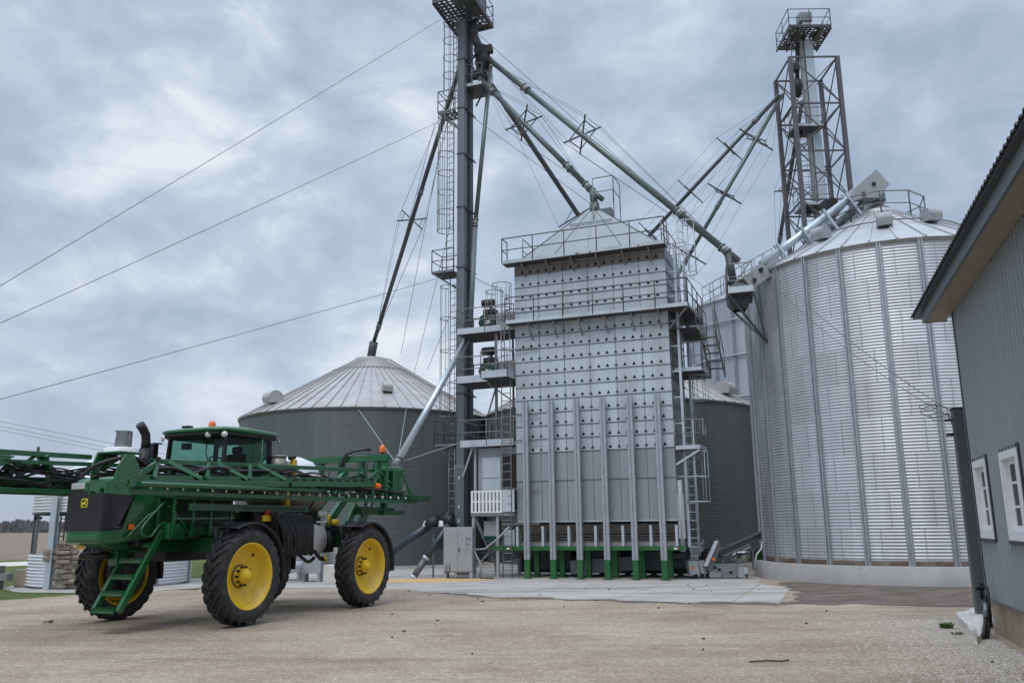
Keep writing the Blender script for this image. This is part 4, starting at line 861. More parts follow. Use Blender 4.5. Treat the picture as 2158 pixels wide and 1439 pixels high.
for a, b in win:
    for z0, z1 in ((ZW, wz0), (wz1, ZE)): m2 = rib_wall(a, b, z0, z1); mb.add(m2.v, m2.f)
mb.bb(X0 + .01, X0 + .03, BY(.0), BY(8), ZW, ZE); wall = mb.build('wall', 'siding_blue', barn)
MB().bb(X0 + .04, X1, BY(.2), BY(8), .1, ZE - .05).build('inner_lining', 'black_plastic', wall)
mb = MB(); mb.bb(X0 - .02, X0 + .07, BY(-.035), BY(.02), ZW - .02, ZE); mb.build('corner_trim', 'trim_dark', wall)
MB().bb(X0 + .05, X1, BY(.02), BY(7.9), -.3, ZW).build('foundation', 'foundation_block', barn)
MB().bb(X0, X1, BY(-.035), BY(.02), ZW - .035, ZW + .0).build('base_trim', 'fascia_blue', barn)
for a, b in win:
    fr = MB(); w = .115
    fr.bb(a - .03, a + w, BY(-.055), BY(.02), wz0, wz1); fr.bb(b - w, b + .03, BY(-.055), BY(.02), wz0, wz1); fr.bb(a + w, b - w, BY(-.055), BY(.02), wz1 - w, wz1); fr.bb(a + w, b - w, BY(-.055), BY(.02), wz0, wz0 + w * 1.2)
    f = fr.build('window', 'white_paint', barn)
    s = MB(); i0, i1, j0, j1 = a + w, b - w, wz0 + w * 1.2, wz1 - w
    for q in ((i0, i0 + .02), (i1 - .02, i1)): s.bb(*q, BY(-.02), BY(.075), j0, j1)
    s.bb(i0, i1, BY(-.02), BY(.074), j1 - .02, j1); s.bb(i0, i1, BY(-.03), BY(.074), j0, j0 + .02)
    s.bb(i0 + .02, i0 + .09, BY(.03), BY(.07), j0, j1); s.bb(i1 - .09, i1 - .02, BY(.03), BY(.07), j0, j1); s.bb(i0, i1, BY(.032), BY(.07), j0, j0 + .08); s.bb(i0, i1, BY(.032), BY(.07), j1 - .08, j1)
    cx_ = (i0 + i1) / 2; s.bb(cx_ - .02, cx_ + .02, BY(.034), BY(.06), j0, j1)
    for k in (1, 2): z = j0 + (j1 - j0) * k / 3; s.bb(i0, i1, BY(.035), BY(.059), z - .018, z + .018)
    s.build('sash', 'white_paint', f); MB().bb(i0, i1, BY(.045), BY(.049), j0, j1).build('pane', 'window_glass', f)
    t2 = MB(); t2.bb(a - .09, a - .03, BY(-.03), BY(.0), wz0 - .05, wz1 + .06); t2.bb(b + .03, b + .09, BY(-.045), BY(.0), wz0 - .05, wz1 + .06); t2.bb(a - .03, b + .03, BY(-.03), BY(0), wz1 + .0, wz1 + .06); t2.bb(a - .03, b + .03, BY(-.06), BY(0), wz0 - .05, wz0)
    t2.build('window_trim', 'trim_dark', f)
OV = .42; XE = -.95    # eave overhang, end overhang
sf = MB(); k = 0; x = XE + .05
while x < X1: sf.bb(x, min(x + .094, X1), BY(-OV + .03), BY(-.03), ZE - .012, ZE); sf.bb(x + .094, x + .10, BY(-OV + .03), BY(-.03), ZE - .004, ZE + .004); x += .10
sf.build('soffit', 'soffit_beige', barn)
fs_ = MB(); fs_.bb(XE, X1, BY(-OV - .02), BY(-OV + .03), ZE - .02, ZE + .185); fs_.bb(XE, XE + .05, BY(-OV + .03), BY(0), ZE - .02, ZE + .185); fs_.build('fascia', 'fascia_blue', barn)
MB().bb(XE - .5, X1, BY(-OV - .12), BY(.3), ZE + .186, ZE + .21).build('drip_board', 'trim_dark', barn)
rf = MB(); p = .18; sl = math.tan(math.radians(22)); vs = []; fs = []; xs = []; x = XE - .53
while x < X1:
    for dx, h in ((0, 0), (.05, .0), (.07, .032), (.12, .032), (.14, 0)): xs.append((x + dx, h))
    x += p
for x, h in xs:
    for th in (0, -.02): 
        y0 = -OV - .15; vs += [(x, BY(y0), ZE + .235 + h + th), (x, BY(4.5), ZE + .235 + h + th + (4.5 - y0) * sl)]
for i in range(len(xs) - 1):
    b = 4 * i; fs += [(b, b + 4, b + 5, b + 1), (b + 2, b + 3, b + 7, b + 6), (b, b + 2, b + 6, b + 4)]
rf.add(vs, fs); rf.build('roof', 'roof_dark', barn)
# dark post standing past the barn corner, with conduits and the white slab at its foot
cp = Vector((9.27, 17.55, 0)); post = thing('utility_post', 'tall dark grey square post past the barn corner', 'post', cp, BRZ)
MB().bb(-.13, .13, -.13, .13, -.05, 4.15).build('shaft', 'trim_column', post, bevel=.01); MB().bb(-.14, .14, -.14, .14, 4.15, 4.19).build('cap', 'trim_dark', post)
for z in (3.95, 3.65): MB().tube((-.05, BY(-.27) , z), (-.05, BY(-.12), z), .03, 8).build('insulator', 'motor_dark', post)
hp_ = pg(2077, 1345); hb = thing('conduit_riser', 'black bent hoses and pipe clamped by the barn corner', 'pipe', hp_)
def hz(x, y, Y): return pY(x, y, Y)
Yh = hp_.y
mb = MB(); mb.path([hz(2078, 1255, Yh + .2), hz(2076, 1290, Yh + .1), hz(2077, 1310, Yh), hz(2074, 1335, Yh), hz(2066, 1352, Yh - .05)], .035, 8); mb.path([hz(2084, 1270, Yh + .2), hz(2083, 1320, Yh), hz(2080, 1356, Yh)], .032, 8); mb.build('hose', 'hose_black', hb, True)
mb = MB(); mb.path([hz(2064, 1238, Yh + .3), hz(2080, 1236, Yh + .2), hz(2083, 1250, Yh + .1), hz(2090, 1322, Yh)], .022, 6); mb.bar(hz(2056, 1240, Yh + .3), hz(2074, 1238, Yh + .3), .05); mb.bar(hz(2068, 1228, Yh + .3), hz(2068, 1262, Yh + .3), .05); mb.build('clamp_pipe', 'hose_black', hb, True)
mb = MB(); mb.tube(hz(2077, 1270, Yh + .08), hz(2077, 1300, Yh + .02), .04, 8); mb.build('hose_sleeve', 'dark_galvanised', hb, True)
sl4 = [pg(2018, 1300), pg(2066, 1286), pg(2097, 1322), pg(2060, 1354)]
mb = MB(); sp_ = rough_edge([q.xy for q in sl4], .03, .25, True, 2); mb.prism(sp_, lambda x, y: (x, y, -.05), lambda x, y: (x, y, .10 + .03 * math.sin(x * 7) * math.cos(y * 5))); single(mb, 'stone_slab', 'white_slab', 'rough white slab lying at the barn corner', 'slab', sl4[0])
def tuft(p, n, h, w, label, seed):
    r = random.Random(seed); mb = MB(); p = Vector(p)
    for i in range(n):
        a = r.uniform(0, 2 * PI); d = r.random() ** .6 * w; b = p + Vector((d * math.cos(a), d * math.sin(a), -.02)); hh = h * r.uniform(.5, 1); l = Vector((math.cos(a), math.sin(a), 0)) * hh * r.uniform(.1, .7); s_ = Vector((-math.sin(a), math.cos(a), 0)) * .008
        mb.add([b - s_, b + s_, b + l * .5 + Vector((0, 0, hh * .7)) + s_ * .7, b + l + Vector((0, 0, hh))], [(0, 1, 2, 3)])
    single(mb, 'grass_tuft', 'grass_blade', label, 'grass tuft', p, 'grass tufts by the barn')
tuft(pg(1995, 1322), 150, .13, .10, 'larger green grass tuft in the gravel near the barn corner', 1); tuft(pg(2019, 1335), 50, .07, .10, 'small sparse grass tuft right of the larger one', 2); tuft(pg(105, 1310), 40, .07, .12, 'tiny pale grass tuft on the gravel at the left', 3)
q = pg(1632, 1395); mb = MB(); mb.path([q + Vector((-.35, .0, .012)), q + Vector((-.1, .04, .02)), q + Vector((.1, .0, .015)), q + Vector((.22, .07, .02))], .013, 6); single(mb, 'stick', 'debris', 'thin broken stick lying on the gravel', 'stick', q)
r = random.Random(21); db = MB()
for i in range(34):
    x = r.uniform(-3.5, 8); y = r.uniform(22.5, 28) if r.random() < .6 else r.uniform(12, 22); s_ = r.uniform(.012, .045)
    db.box((x, y, .0), (s_ * 2.2, s_, .03), r.uniform(0, 3))
struct(db, 'mud_clods', 'debris', 'stuff', 'dark clods of mud dropped on the slab and yard')
# ================================================================== CABINETS, AUGERS AND CONVEYORS ON THE SLAB
cbx = thing('control_cabinet', 'tall grey two-door electrical cabinet left of the dryer', 'electrical cabinet', (-2.05, 32.55, 0), -.12)
MB().bb(-.60, .50, 0, .55, .22, 1.86).build('cabinet_box', 'cabinet_grey', cbx, bevel=.012)
for x0, x1 in ((-.585, -.06), (-.045, .485)): MB().bb(x0, x1, -.018, -.002, .26, 1.83).build('door', 'cabinet_grey', cbx, bevel=.006)
mb = MB(); mb.bb(-.02, .01, -.05, -.018, .95, 1.12); mb.build('handle', 'motor_dark', cbx)
mb = MB(); mb.bb(.26, .28, -.03, -.018, .9, 1.5); mb.bb(.30, .44, -.024, -.018, 1.38, 1.46); mb.bb(.31, .40, -.024, -.018, 1.2, 1.25); mb.bb(.31, .36, -.024, -.018, 1.05, 1.09); mb.bb(.12, .15, -.024, -.018, 1.35, 1.4); mb.build('control_strip', 'dark_galvanised', cbx)
mb = MB(); mb.bb(-.60, -.48, 0, .5, 0, .22); mb.bb(.38, .5, 0, .5, 0, .22)
for k in range(6): mb.tube((-.02 + .07 * k, .1, 0), (-.02 + .07 * k, .1, .22), .02, 6)
mb.tube((-.13, .08, 0), (-.13, .08, .2), .05, 8); mb.build('cabinet_feet', 'cabinet_grey', cbx)
mb = MB(); mb.tube((-.48, -.04, .2), (-.48, -.04, .52), .012, 6); mb.tube((-.36, -.04, .2), (-.36, -.04, .52), .012, 6); mb.build('conduit', 'motor_dark', cbx)
mb = MB(); mb.bb(0, .5, 0, .12, 0, .05); bm_ = pg(1012, 1220); mb.v = [tuple(Vector(v) + bm_) for v in mb.v]; single(mb, 'dark_plank', 'auger_blue', 'short dark blue plank on the slab right of the grey cabinet', 'plank', bm_)
def auger(label, pts, r, mts, cat='auger', motor=None):
    t = thing('auger_tube', label, cat, (pts[-1].x, pts[-1].y, 0), 0, 'auger tubes by the grey leg')
    for k, (a, b) in enumerate(zip(pts, pts[1:])):
        mb = MB(); mb.tube(a, b, r * (1 if k == 0 else 1.0), 14); mb.build('tube', mts[k], t, True)
        mb = MB(); d = (b - a).normalized(); mb.tube(b - d * .12, b, r * 1.2, 14); mb.build('collar', 'pale_elevator', t, True)
    return t
a1 = auger('dark blue auger tube slanting down to the left behind the rear wheel', [pY(918, 1098, 33.7), pY(818, 1168, 34.2)], .16, ['auger_blue'])
a2 = auger('steeper auger tube with grey lower half, reaching the spilled corn', [pY(946, 1105, 33.3), pY(896, 1178, 33.2), pY(870, 1218, 33.2)], .125, ['auger_blue', 'auger_grey'])
mb = MB(); mb.tube(pY(900, 1108, 33.6), pY(925, 1095, 33.5), .22, 12); mb.tube(pY(925, 1102, 33.7), pY(955, 1082, 33.8), .19, 12); mb.tube(pY(938, 1100, 33.5), pY(956, 1094, 33.4), .22, 12); mb.bar(pY(930, 1084, 33.9), pY(960, 1112, 33.9), .45, .3)
hm = thing('auger_drive', 'cluster of dark motors and gearboxes at the foot of the grey leg', 'motor', (-2.7, 33.8, 0)); mb.build('motor', 'motor_dark', hm, True)
mb = MB(); mb.bar(pY(893, 1108, 33.5), pY(897, 1098, 33.5), .10); mb.tube(pY(925, 1106, 33.5), pY(940, 1106, 33.5), .17, 12); mb.build('motor_cap', 'white_paint', hm, True)
mb = MB(); hb_ = pY(930, 1115, 33.6); mb.add([hb_ + Vector(q) for q in ((-.35, -.3, .1), (.3, -.3, .1), (.3, .3, .1), (-.35, .3, .1), (-.12, -.12, -.75), (.12, -.12, -.75), (.12, .12, -.75), (-.12, .12, -.75))], [(0, 1, 2, 3), (0, 4, 5, 1), (1, 5, 6, 2), (2, 6, 7, 3), (3, 7, 4, 0)])
mb.build('hopper', 'auger_blue', hm, True); mb = MB(); mb.bar(hb_ + Vector((-.3, 0, 0)), (hb_.x - .3, hb_.y, 0), .07); mb.bar(hb_ + Vector((.25, .2, 0)), (hb_.x + .25, hb_.y + .2, 0), .07); mb.build('stand_leg', 'dark_galvanised', hm, True)
# ---- cabinets seen between the sprayer wheels
def cabinet(name, label, p, w, d, h, z0, cat, louver=None, mt='cabinet_grey', feet=True, rz=-.1):
    t = thing(name, label, cat, p, rz)
    MB().bb(-w / 2, w / 2, 0, d, z0, z0 + h).build('cabinet_box', mt, t, bevel=.01)
    if feet:
        mb = MB()
        for x in (-w / 2 + .08, w / 2 - .08): mb.bb(x - .05, x + .05, .02, d - .02, 0, z0)
        mb.build('cabinet_feet', mt, t)
    if louver:
        x0, x1, za, zb = louver; mb = MB(); n = int((zb - za) / .07)
        for k in range(n): z = za + k * .07; mb.add([(x0, -.03, z), (x1, -.03, z), (x1, -.002, z + .05), (x0, -.002, z + .05)], [(0, 1, 2, 3)]); mb.bb(x0, x1, -.03, -.002, z - .004, z)
        mb.build('louver', 'dark_galvanised', t)
    return t
cabinet('electrical_cabinet', 'grey cabinet on short feet seen between the near sprayer wheels', (-7.35, 31.6, 0), .72, .5, 1.45, .28, 'electrical cabinet')
cabinet('cooling_unit', 'grey louvered unit just left of the wheel-framed cabinet', (-8.45, 32.3, 0), 1.15, .6, 1.5, .3, 'cooling unit', (-.35, .4, .75, 1.65))
cabinet('cooling_unit', 'dark meshed unit just right of the wheel-framed cabinet', (-6.5, 32.2, 0), .62, .5, 1.25, .25, 'cooling unit', (-.27, .27, .5, 1.4))
cabinet('concrete_block', 'pale concrete block against the rear sprayer wheel', (-6.15, 30.3, 0), .95, .6, .62, 0, 'block', mt='white_slab', feet=False)
t = cabinet('pipe_stand', 'low grey box with a thick pipe running to the cabinet', (-9.0, 31.2, 0), .5, .4, .65, .25, 'stand', mt='cabinet_grey'); MB().tube((.2, .2, .6), (1.4, .3, .6), .13, 12).build('pipe', 'pale_elevator', t)
# ---- conveyor works between dryer and shiny bin
Yc = 31.3
av = thing('grain_airlock', 'stacked grey hopper and guard boxes at the right foot of the dryer', 'hopper', (7.05, 31.4, 0))
def qp(pts, Y, dY, name, mt, par, bevel=0):
    mb = MB(); P = [pY(x, y, Y) for x, y in pts]; n = len(P); vs = P + [p_ + Vector((0, dY, 0)) for p_ in P]
    mb.add(vs, [tuple(range(n)), tuple(range(2 * n - 1, n - 1, -1))] + [(i, i + n, (i + 1) % n + n, (i + 1) % n) for i in range(n)]); return mb.build(name, mt, par, True, bevel)
Rg = lambda x, y: (1420 + x / 8.992, 1080 + y / 8.994)
qp([Rg(190, 565), Rg(575, 565), Rg(575, 600), Rg(190, 600)], 31.2, .6, 'hopper_top', 'dark_galvanised', av); qp([Rg(320, 600), Rg(540, 600), Rg(580, 700), Rg(470, 790), Rg(330, 790), Rg(290, 690)], 31.25, .5, 'hopper_body', 'dark_galvanised', av)
qp([Rg(515, 505), Rg(570, 505), Rg(575, 570), Rg(515, 570)], 31.3, .2, 'stub_pipe', 'dark_galvanised', av); qp([Rg(320, 800), Rg(470, 800), Rg(475, 830), Rg(320, 830)], 31.2, .5, 'flange', 'pale_elevator', av)
qp([Rg(330, 835), Rg(470, 835), Rg(480, 900), Rg(270, 920)], 31.1, .6, 'chute', 'dark_galvanised', av)
b1 = qp([Rg(265, 920), Rg(455, 915), Rg(500, 1160), Rg(310, 1180)], 30.9, .6, 'guard_box', 'cabinet_grey', av, .02); b2 = qp([Rg(460, 925), Rg(570, 900), Rg(640, 1150), Rg(520, 1160)], 31.0, .5, 'guard_box', 'cabinet_grey', av, .02)
b3 = qp([Rg(800, 530), Rg(860, 530), Rg(900, 660), Rg(690, 1140), Rg(570, 1010)], 30.8, .35, 'belt_guard', 'auger_grey', av, .02); qp([Rg(780, 530), Rg(850, 530), Rg(640, 1010), Rg(565, 1010)], 30.72, .08, 'guard_lip', 'panel_steel', av)
for b, (x, y) in ((b1, (365, 1040)), (b3, (750, 870))): qp([Rg(x - 30, y + 30), Rg(x + 30, y + 30), Rg(x, y - 40)], 30.69 if b is b3 else 30.885, .005, 'warning_decal', 'amber', b)
mb = MB()
for x in (420, 545, 640): p_ = pY(*Rg(x, 1250), 31.1); mb.bar((p_.x, 31.1, 0), (p_.x, 31.1, .35), .12)
mb.build('stand_leg', 'motor_dark', av, True)
qp([Rg(520, 700), Rg(720, 660), Rg(700, 800), Rg(540, 900), Rg(470, 880)], 31.5, .4, 'belt_wheel', 'motor_dark', av)
ic = thing('incline_conveyor', 'dark green grey conveyor rising behind the tilted guard toward the shiny bin', 'conveyor', (8.3, 32.2, 0))
qp([Rg(860, 710), Rg(1660, 365), Rg(1690, 480), Rg(1240, 690), Rg(900, 850)], 32.0, .5, 'trough', 'elevator_dark', ic); qp([Rg(880, 690), Rg(1660, 355), Rg(1670, 385), Rg(890, 725)], 31.95, .04, 'trough_lip', 'spout_green_grey', ic)
qp([Rg(940, 810), Rg(1440, 580), Rg(1445, 605), Rg(945, 840)], 31.9, .06, 'return_rail', 'dark_galvanised', ic); qp([Rg(1300, 700), Rg(1450, 635), Rg(1452, 655), Rg(1303, 722)], 31.9, .06, 'return_rail', 'pale_elevator', ic)
mb = MB(); mb.bar(pY(*Rg(1210, 880), 32.1), pY(*Rg(1210, 1010), 32.1), .05); mb.bar(pY(*Rg(930, 850), 32.1), pY(*Rg(930, 1200), 32.1), .08); mb.bar(pY(*Rg(1500, 560), 32.2), pY(*Rg(1500, 1100), 32.2), .06); mb.build('conveyor_leg', 'dark_galvanised', ic, True)
fd = thing('aeration_fan', 'shiny silver duct with dark green fan housing at the foot of the shiny bin', 'fan', (9.0, 32.6, 0)); mb = MB(); mb.tube(pY(*Rg(1190, 830), 32.7), pY(*Rg(1510, 820), 32.7), .2, 16); mb.tube(pY(*Rg(1080, 850), 32.7), pY(*Rg(1190, 830), 32.7), .03, 16, .2); mb.build('duct', 'stainless', fd, True)
mb = MB(); mb.tube(pY(*Rg(1510, 820), 32.7), pY(*Rg(1570, 820), 32.7), .3, 18); mb.bar(pY(*Rg(1560, 830), 32.7), pY(*Rg(1720, 830), 32.7), .4); mb.build('fan_housing', 'dryer_green', fd, True); mb = MB(); mb.bar(pY(*Rg(1540, 900), 32.7), pY(*Rg(1540, 1150), 32.7), .1); mb.build('fan_stand', 'motor_dark', fd, True)
lc = thing('conveyor_tail', 'low grey conveyor tail with square openings resting on the slab', 'conveyor', (8.0, 31.0, 0)); lb_ = qp([Rg(700, 950), Rg(1250, 1010), Rg(1230, 1200), Rg(1060, 1210), Rg(690, 1110)], 30.9, .45, 'trough', 'dark_galvanised', lc)
for x, y in ((780, 1040), (865, 1075), (1080, 1130)): qp([Rg(x - 28, y - 28), Rg(x + 28, y - 24), Rg(x + 26, y + 28), Rg(x - 28, y + 22)], 30.89, .02, 'opening', 'black_hole', lb_)
qp([Rg(1230, 1020), Rg(1330, 1030), Rg(1320, 1210), Rg(1220, 1210)], 30.85, .5, 'end_box', 'cabinet_grey', lc); qp([Rg(1330, 1030), Rg(1400, 1035), Rg(1400, 1150), Rg(1330, 1150)], 30.8, .2, 'motor_cover', 'pale_elevator', lc); qp([Rg(1400, 1075), Rg(1560, 1080), Rg(1560, 1150), Rg(1400, 1150)], 30.85, .2, 'motor', 'stainless', lc)
mb = MB(); mb.bar(pY(*Rg(1385, 1150), 30.9), pY(*Rg(1385, 1230), 30.9), .05); mb.bar(pY(*Rg(1200, 1200), 30.9), pY(*Rg(1200, 1235), 30.9), .05); mb.build('stand_leg', 'motor_dark', lc, True)
mb = MB(); pp = [pY(*Rg(1680, 540), 31.2), pY(*Rg(1660, 680), 31.1), pY(*Rg(1570, 790), 31.0), pY(*Rg(1545, 900), 31.0), pY(*Rg(1540, 1060), 31.0)]; mb.path(pp, .035, 7); single(mb, 'conduit', 'pale_wire', 'thin bent grey conduit at the left edge of the shiny bin', 'conduit', pp[-1])
mb = MB(); pp = [pg(1330, 1205), pY(1460, 1165, 32.3)]; mb.bar(DO + Vector((2, .3, .35)), pY(1470, 1178, 32.2), .5); mb.tube(DO + Vector((1.0, 1.4, .7)), pY(1462, 1190, 31.8), .18, 10); single(mb, 'drag_conveyor', 'elevator_grey', 'dark grey conveyor lying in the shade under the dryer', 'conveyor', pp[0])
# ================================================================== TIN GAZEBO WITH FIREWOOD (left)
GC = Vector((-14.57, 31.68, 0)); GR = 2.69
gz = thing('tin_gazebo', 'round open shelter of white corrugated tin with a vent chimney at the left', 'gazebo', GC)
vang = math.atan2(-GC.y, -GC.x)     # direction from the centre to the camera
def tin(z0, z1, a0, a1, per=6):
    mb = MB(); mb.lathe(corrugated(GR, z0, z1, .105, .028, 1, per), 40, (0, 0, 0), None, True, a0, a1); return mb
tin(2.50, 3.45, 0, 2 * PI).build('upper_band', 'gazebo_tin', gz)
tin(.06, 1.12, vang - 1.75, vang - .72).build('lower_wall', 'gazebo_tin', gz)
tin(.06, 1.12, vang + .55, vang + 1.7).build('lower_wall', 'gazebo_tin', gz)
mb = MB(); mb.lathe([(GR + .02, 2.45), (GR + .03, 2.50), (GR - .05, 2.50), (GR - .05, 2.43)], 60); mb.build('band_rim', 'trim_dark', gz)
mb = MB(); mb.lathe([(GR + .16, 3.43), (.45, 4.72)], 36, smooth=False); mb.build('roof', 'gazebo_tin', gz)
mb = MB(); mb.lathe([(.62, 4.66), (.62, 4.84), (.6, 4.86), (.28, 4.9)], 24); mb.build('vent_collar', 'white_paint', gz); mb = MB(); mb.lathe([(.30, 4.88), (.24, 5.45), (.31, 5.47), (.31, 5.5), (.2, 5.5)], 18); mb.bb(.2, .3, -.1, .1, 4.9, 5.45); mb.build('vent_chimney', 'dark_galvanised', gz)
for a, w in ((-.74, .17), (.55, .12), (2.0, .12), (-1.75, .1), (-2.5, .1), (1.25, .1)):
    d = Vector((math.cos(vang + a), math.sin(vang + a), 0)); q = d * (GR + (.10 if w > .15 else -.05)); mb = MB(); tg = Vector((-d.y, d.x, 0)); 
    mb.bar(q - d * .07, q - d * .07 + Vector((0, 0, 3.1)), w * 1.4, .02, up=d); mb.bar(q + d * .07, q + d * .07 + Vector((0, 0, 3.1)), w * 1.4, .02, up=d); mb.bar(q, q + Vector((0, 0, 3.1)), .02, .14, up=d); mb.build('post', 'pale_elevator' if w > .15 else 'dark_galvanised', gz)
mb = MB()
for s_ in (-.17, .17): mb.bar((-2.3, .6 + s_, .1), (-2.2, .5 + s_, 2.5), .05)
for k in range(7): mb.bar((-2.3 + .014 * k, .43, .4 + .32 * k), (-2.3 + .014 * k, .77, .4 + .32 * k), .035)
mb.build('wall_ladder', 'rail_steel', gz)
for k in range(9):
    a = vang - 1.5 + .35 * k; d = Vector((math.cos(a), math.sin(a), 0)) * (GR - .1); mb = MB(); mb.tube(d + Vector((0, 0, 2.36)), d + Vector((0, 0, 2.5)), .008, 4); mb.ball(d + Vector((0, 0, 2.32)), .05, 8); mb.build('string_light', 'motor_dark', gz)
# firewood stacked in the opening, every split log its own thing
r = random.Random(31)
def log(p, ax, L, rad, label, group, mt='firewood'):
    ax = Vector(ax).normalized(); a, s_, u = frame_of(ax); p = Vector(p); n = r.choice((4, 5, 5, 6)); ph = r.uniform(0, 6); rr = [rad * r.uniform(.72, 1.15) for _ in range(n)]; mb = MB(); vs = []
    for e_, k in ((p - ax * L / 2, 1), (p + ax * L / 2, r.uniform(.85, 1.05))): vs += [e_ + (s_ * math.cos(ph + 2 * PI * i / n) + u * math.sin(ph + 2 * PI * i / n)) * rr[i] * k for i in range(n)]
    mb.add(vs, [tuple(reversed(range(n))), tuple(range(n, 2 * n))] + [(i, (i + 1) % n, (i + 1) % n + n, i + n) for i in range(n)])
    single(mb, 'firewood_log', mt, label, 'log', p, group)
vd = Vector((math.cos(vang), math.sin(vang), 0)); vt = Vector((-vd.y, vd.x, 0))    # vt: to the right seen from the camera
if vt.x < 0: vt = -vt
base = GC + vd * (GR - .45)
for row in range(11):
    for k in range(2):
        if row > 9 and k == 0: continue
        off = -1.50 + .27 * k + r.uniform(-.03, .03); log(base + vt * off + Vector((0, 0, .09 + row * .155)) + vd * r.uniform(-.1, .1), vd * .3 + vt * r.choice((-1, 1, 1)) * r.uniform(.5, 1), .42, .085, 'split grey log in the tall woodpile beside the white post', 'logs of the tall woodpile')
for k in range(7): log(GC + vd * (GR - .75) + vt * (-2.0 + .2 * (k % 4)) + Vector((0, 0, 1.0 + .2 * (k // 4))), vd + vt * .3, .5, .11, 'rounded log heaped behind the left tin wall', 'logs behind the left tin wall', 'firewood')
for row in range(8):
    for k in range(4): log(base - vd * .1 + vt * (-.85 + .27 * k) + Vector((0, 0, .1 + row * .105)), vt + vd * .2, .30, .065, 'dark brown log in the low pile beside the far front wheel', 'logs of the dark low pile', 'dark_brick')
# grey stone blocks at the far left edge
for row in range(3):
    for k in range(3):
        p_ = Vector((-17.75 - .62 * k + .3 * (row % 2), 29.8 + .12 * k, .0 + .25 * row)); mb = MB(); mb.box(p_ + Vector((0, 0, .12)), (.6, .4, .24), .05 * r.uniform(-1, 1)); single(mb, 'stone_block', 'stone_grey', 'grey stone block in the low wall at the left edge', 'stone block', p_, 'blocks of the low stone wall', .015)
p_ = Vector((-17.1, 30.5, 0)); mb = MB(); mb.box(p_ + Vector((0, 0, .3)), (.45, .3, .6), .2); single(mb, 'wood_round', 'soffit_beige', 'pale cut wood block between stone wall and tin wall', 'wood block', p_, None, .03)
# ================================================================== SELF-PROPELLED SPRAYER
SO = Vector((-6.414, 20.561, 0)); SRZ = math.atan2(-.9116, -.411)
spr = thing('crop_sprayer', 'green high-clearance crop sprayer with yellow wheels and booms folded along its sides', 'sprayer', SO, SRZ)
G, GD, BK = 'sprayer_green', 'sprayer_dark_green', 'black_plastic'
MY = Matrix.Rotation(-PI / 2, 3, 'X')
# ---- wheels: rim (wheel) > tyre, hub, nuts
rim = MB(); rim.lathe([(.665, .205), (.655, .215), (.628, .205), (.612, .15), (.604, .145), (.600, .085), (.590, .08), (.575, .02), (.545, -.015), (.50, -.03), (.30, -.075), (.235, -.085), (.20, -.05), (.19, -.0), (.05, .0)], 72, M=MY)
rim.lathe([(.665, -.205), (.63, -.2), (.60, -.1), (.575, .0)], 72, M=MY)
tyre = MB(); tyre.lathe([(.645, -.195), (.69, -.222), (.78, -.238), (.86, -.226), (.895, -.195), (.905, 0), (.895, .195), (.86, .226), (.78, .238), (.69, .222), (.645, .195)], 88, M=MY)
def ypt(r, t, y): return Vector((r * math.cos(t), y, r * math.sin(t)))
for s_ in (-1, 1):
    for i in range(26):
        t0 = 2 * PI * (i + (.5 if s_ > 0 else 0)) / 26; st = []
        for j in range(6):
            f = j / 5; y = s_ * (-.02 + .245 * f); t = t0 + .30 * f ** .85; hw = .030 + .006 * f; ro = .962 - .012 * f - (.055 if j == 5 else 0); ri = .88 - (.05 if j == 5 else 0)
            st.append([ypt(ri, t - hw * 1.25, y), ypt(ro, t - hw, y), ypt(ro, t + hw, y), ypt(ri, t + hw * 1.25, y)])
        vs = [q for k in st for q in k]; fs = [(0, 1, 2, 3), (23, 22, 21, 20)]
        for j in range(5): b = 4 * j; fs += [(b + k, b + 4 + k, b + 4 + (k + 1) % 4, b + (k + 1) % 4) for k in range(4)]
        tyre.add(vs, fs)
hub = MB(); hub.lathe([(.20, -.04), (.155, .0), (.15, .09), (.135, .12), (.05, .125), (.001, .125)], 28, M=MY)
hub.lathe([(.105, .12), (.10, .165), (.03, .17), (.001, .17)], 20, M=MY)
nuts = MB()
NUTS = []
for i in range(10): t = 2 * PI * i / 10; NUTS.append(MB().tube(ypt(.185, t, -.02), ypt(.185, t, .055), .023, 6))
nuts.tube(ypt(.50, 2.2, -.03), ypt(.50, 2.2, .0), .028, 8)
w0 = rim.build('wheel', 'sprayer_yellow', spr); tyre.build('tyre', 'rubber', w0); hub.build('hub', 'sprayer_yellow', w0); nuts.build('rim_hole', 'motor_dark', w0); [q_.build('wheel_nut', 'motor_dark', w0) for q_ in NUTS]
MB().lathe([(.24, -.075), (.19, -.045), (.155, -.03)], 28, M=MY).build('hub_dirt', 'rim_dirt', w0)
WP = [(2.15, 1.95, 0), (-2.15, 1.95, .4), (2.15, -1.55, 1.1), (-2.15, -1.2, 2.2)]
for i, (x, y, a) in enumerate(WP):
    w = w0
    if i:
        w = w0.copy(); COL.objects.link(w); w.parent = spr
        for c in w0.children: d = c.copy(); COL.objects.link(d); d.parent = w
    w.location = (x, y, .955); w.rotation_euler = (0, 0, PI if y < 0 else 0)
w0.rotation_euler = (0, 0, 0)
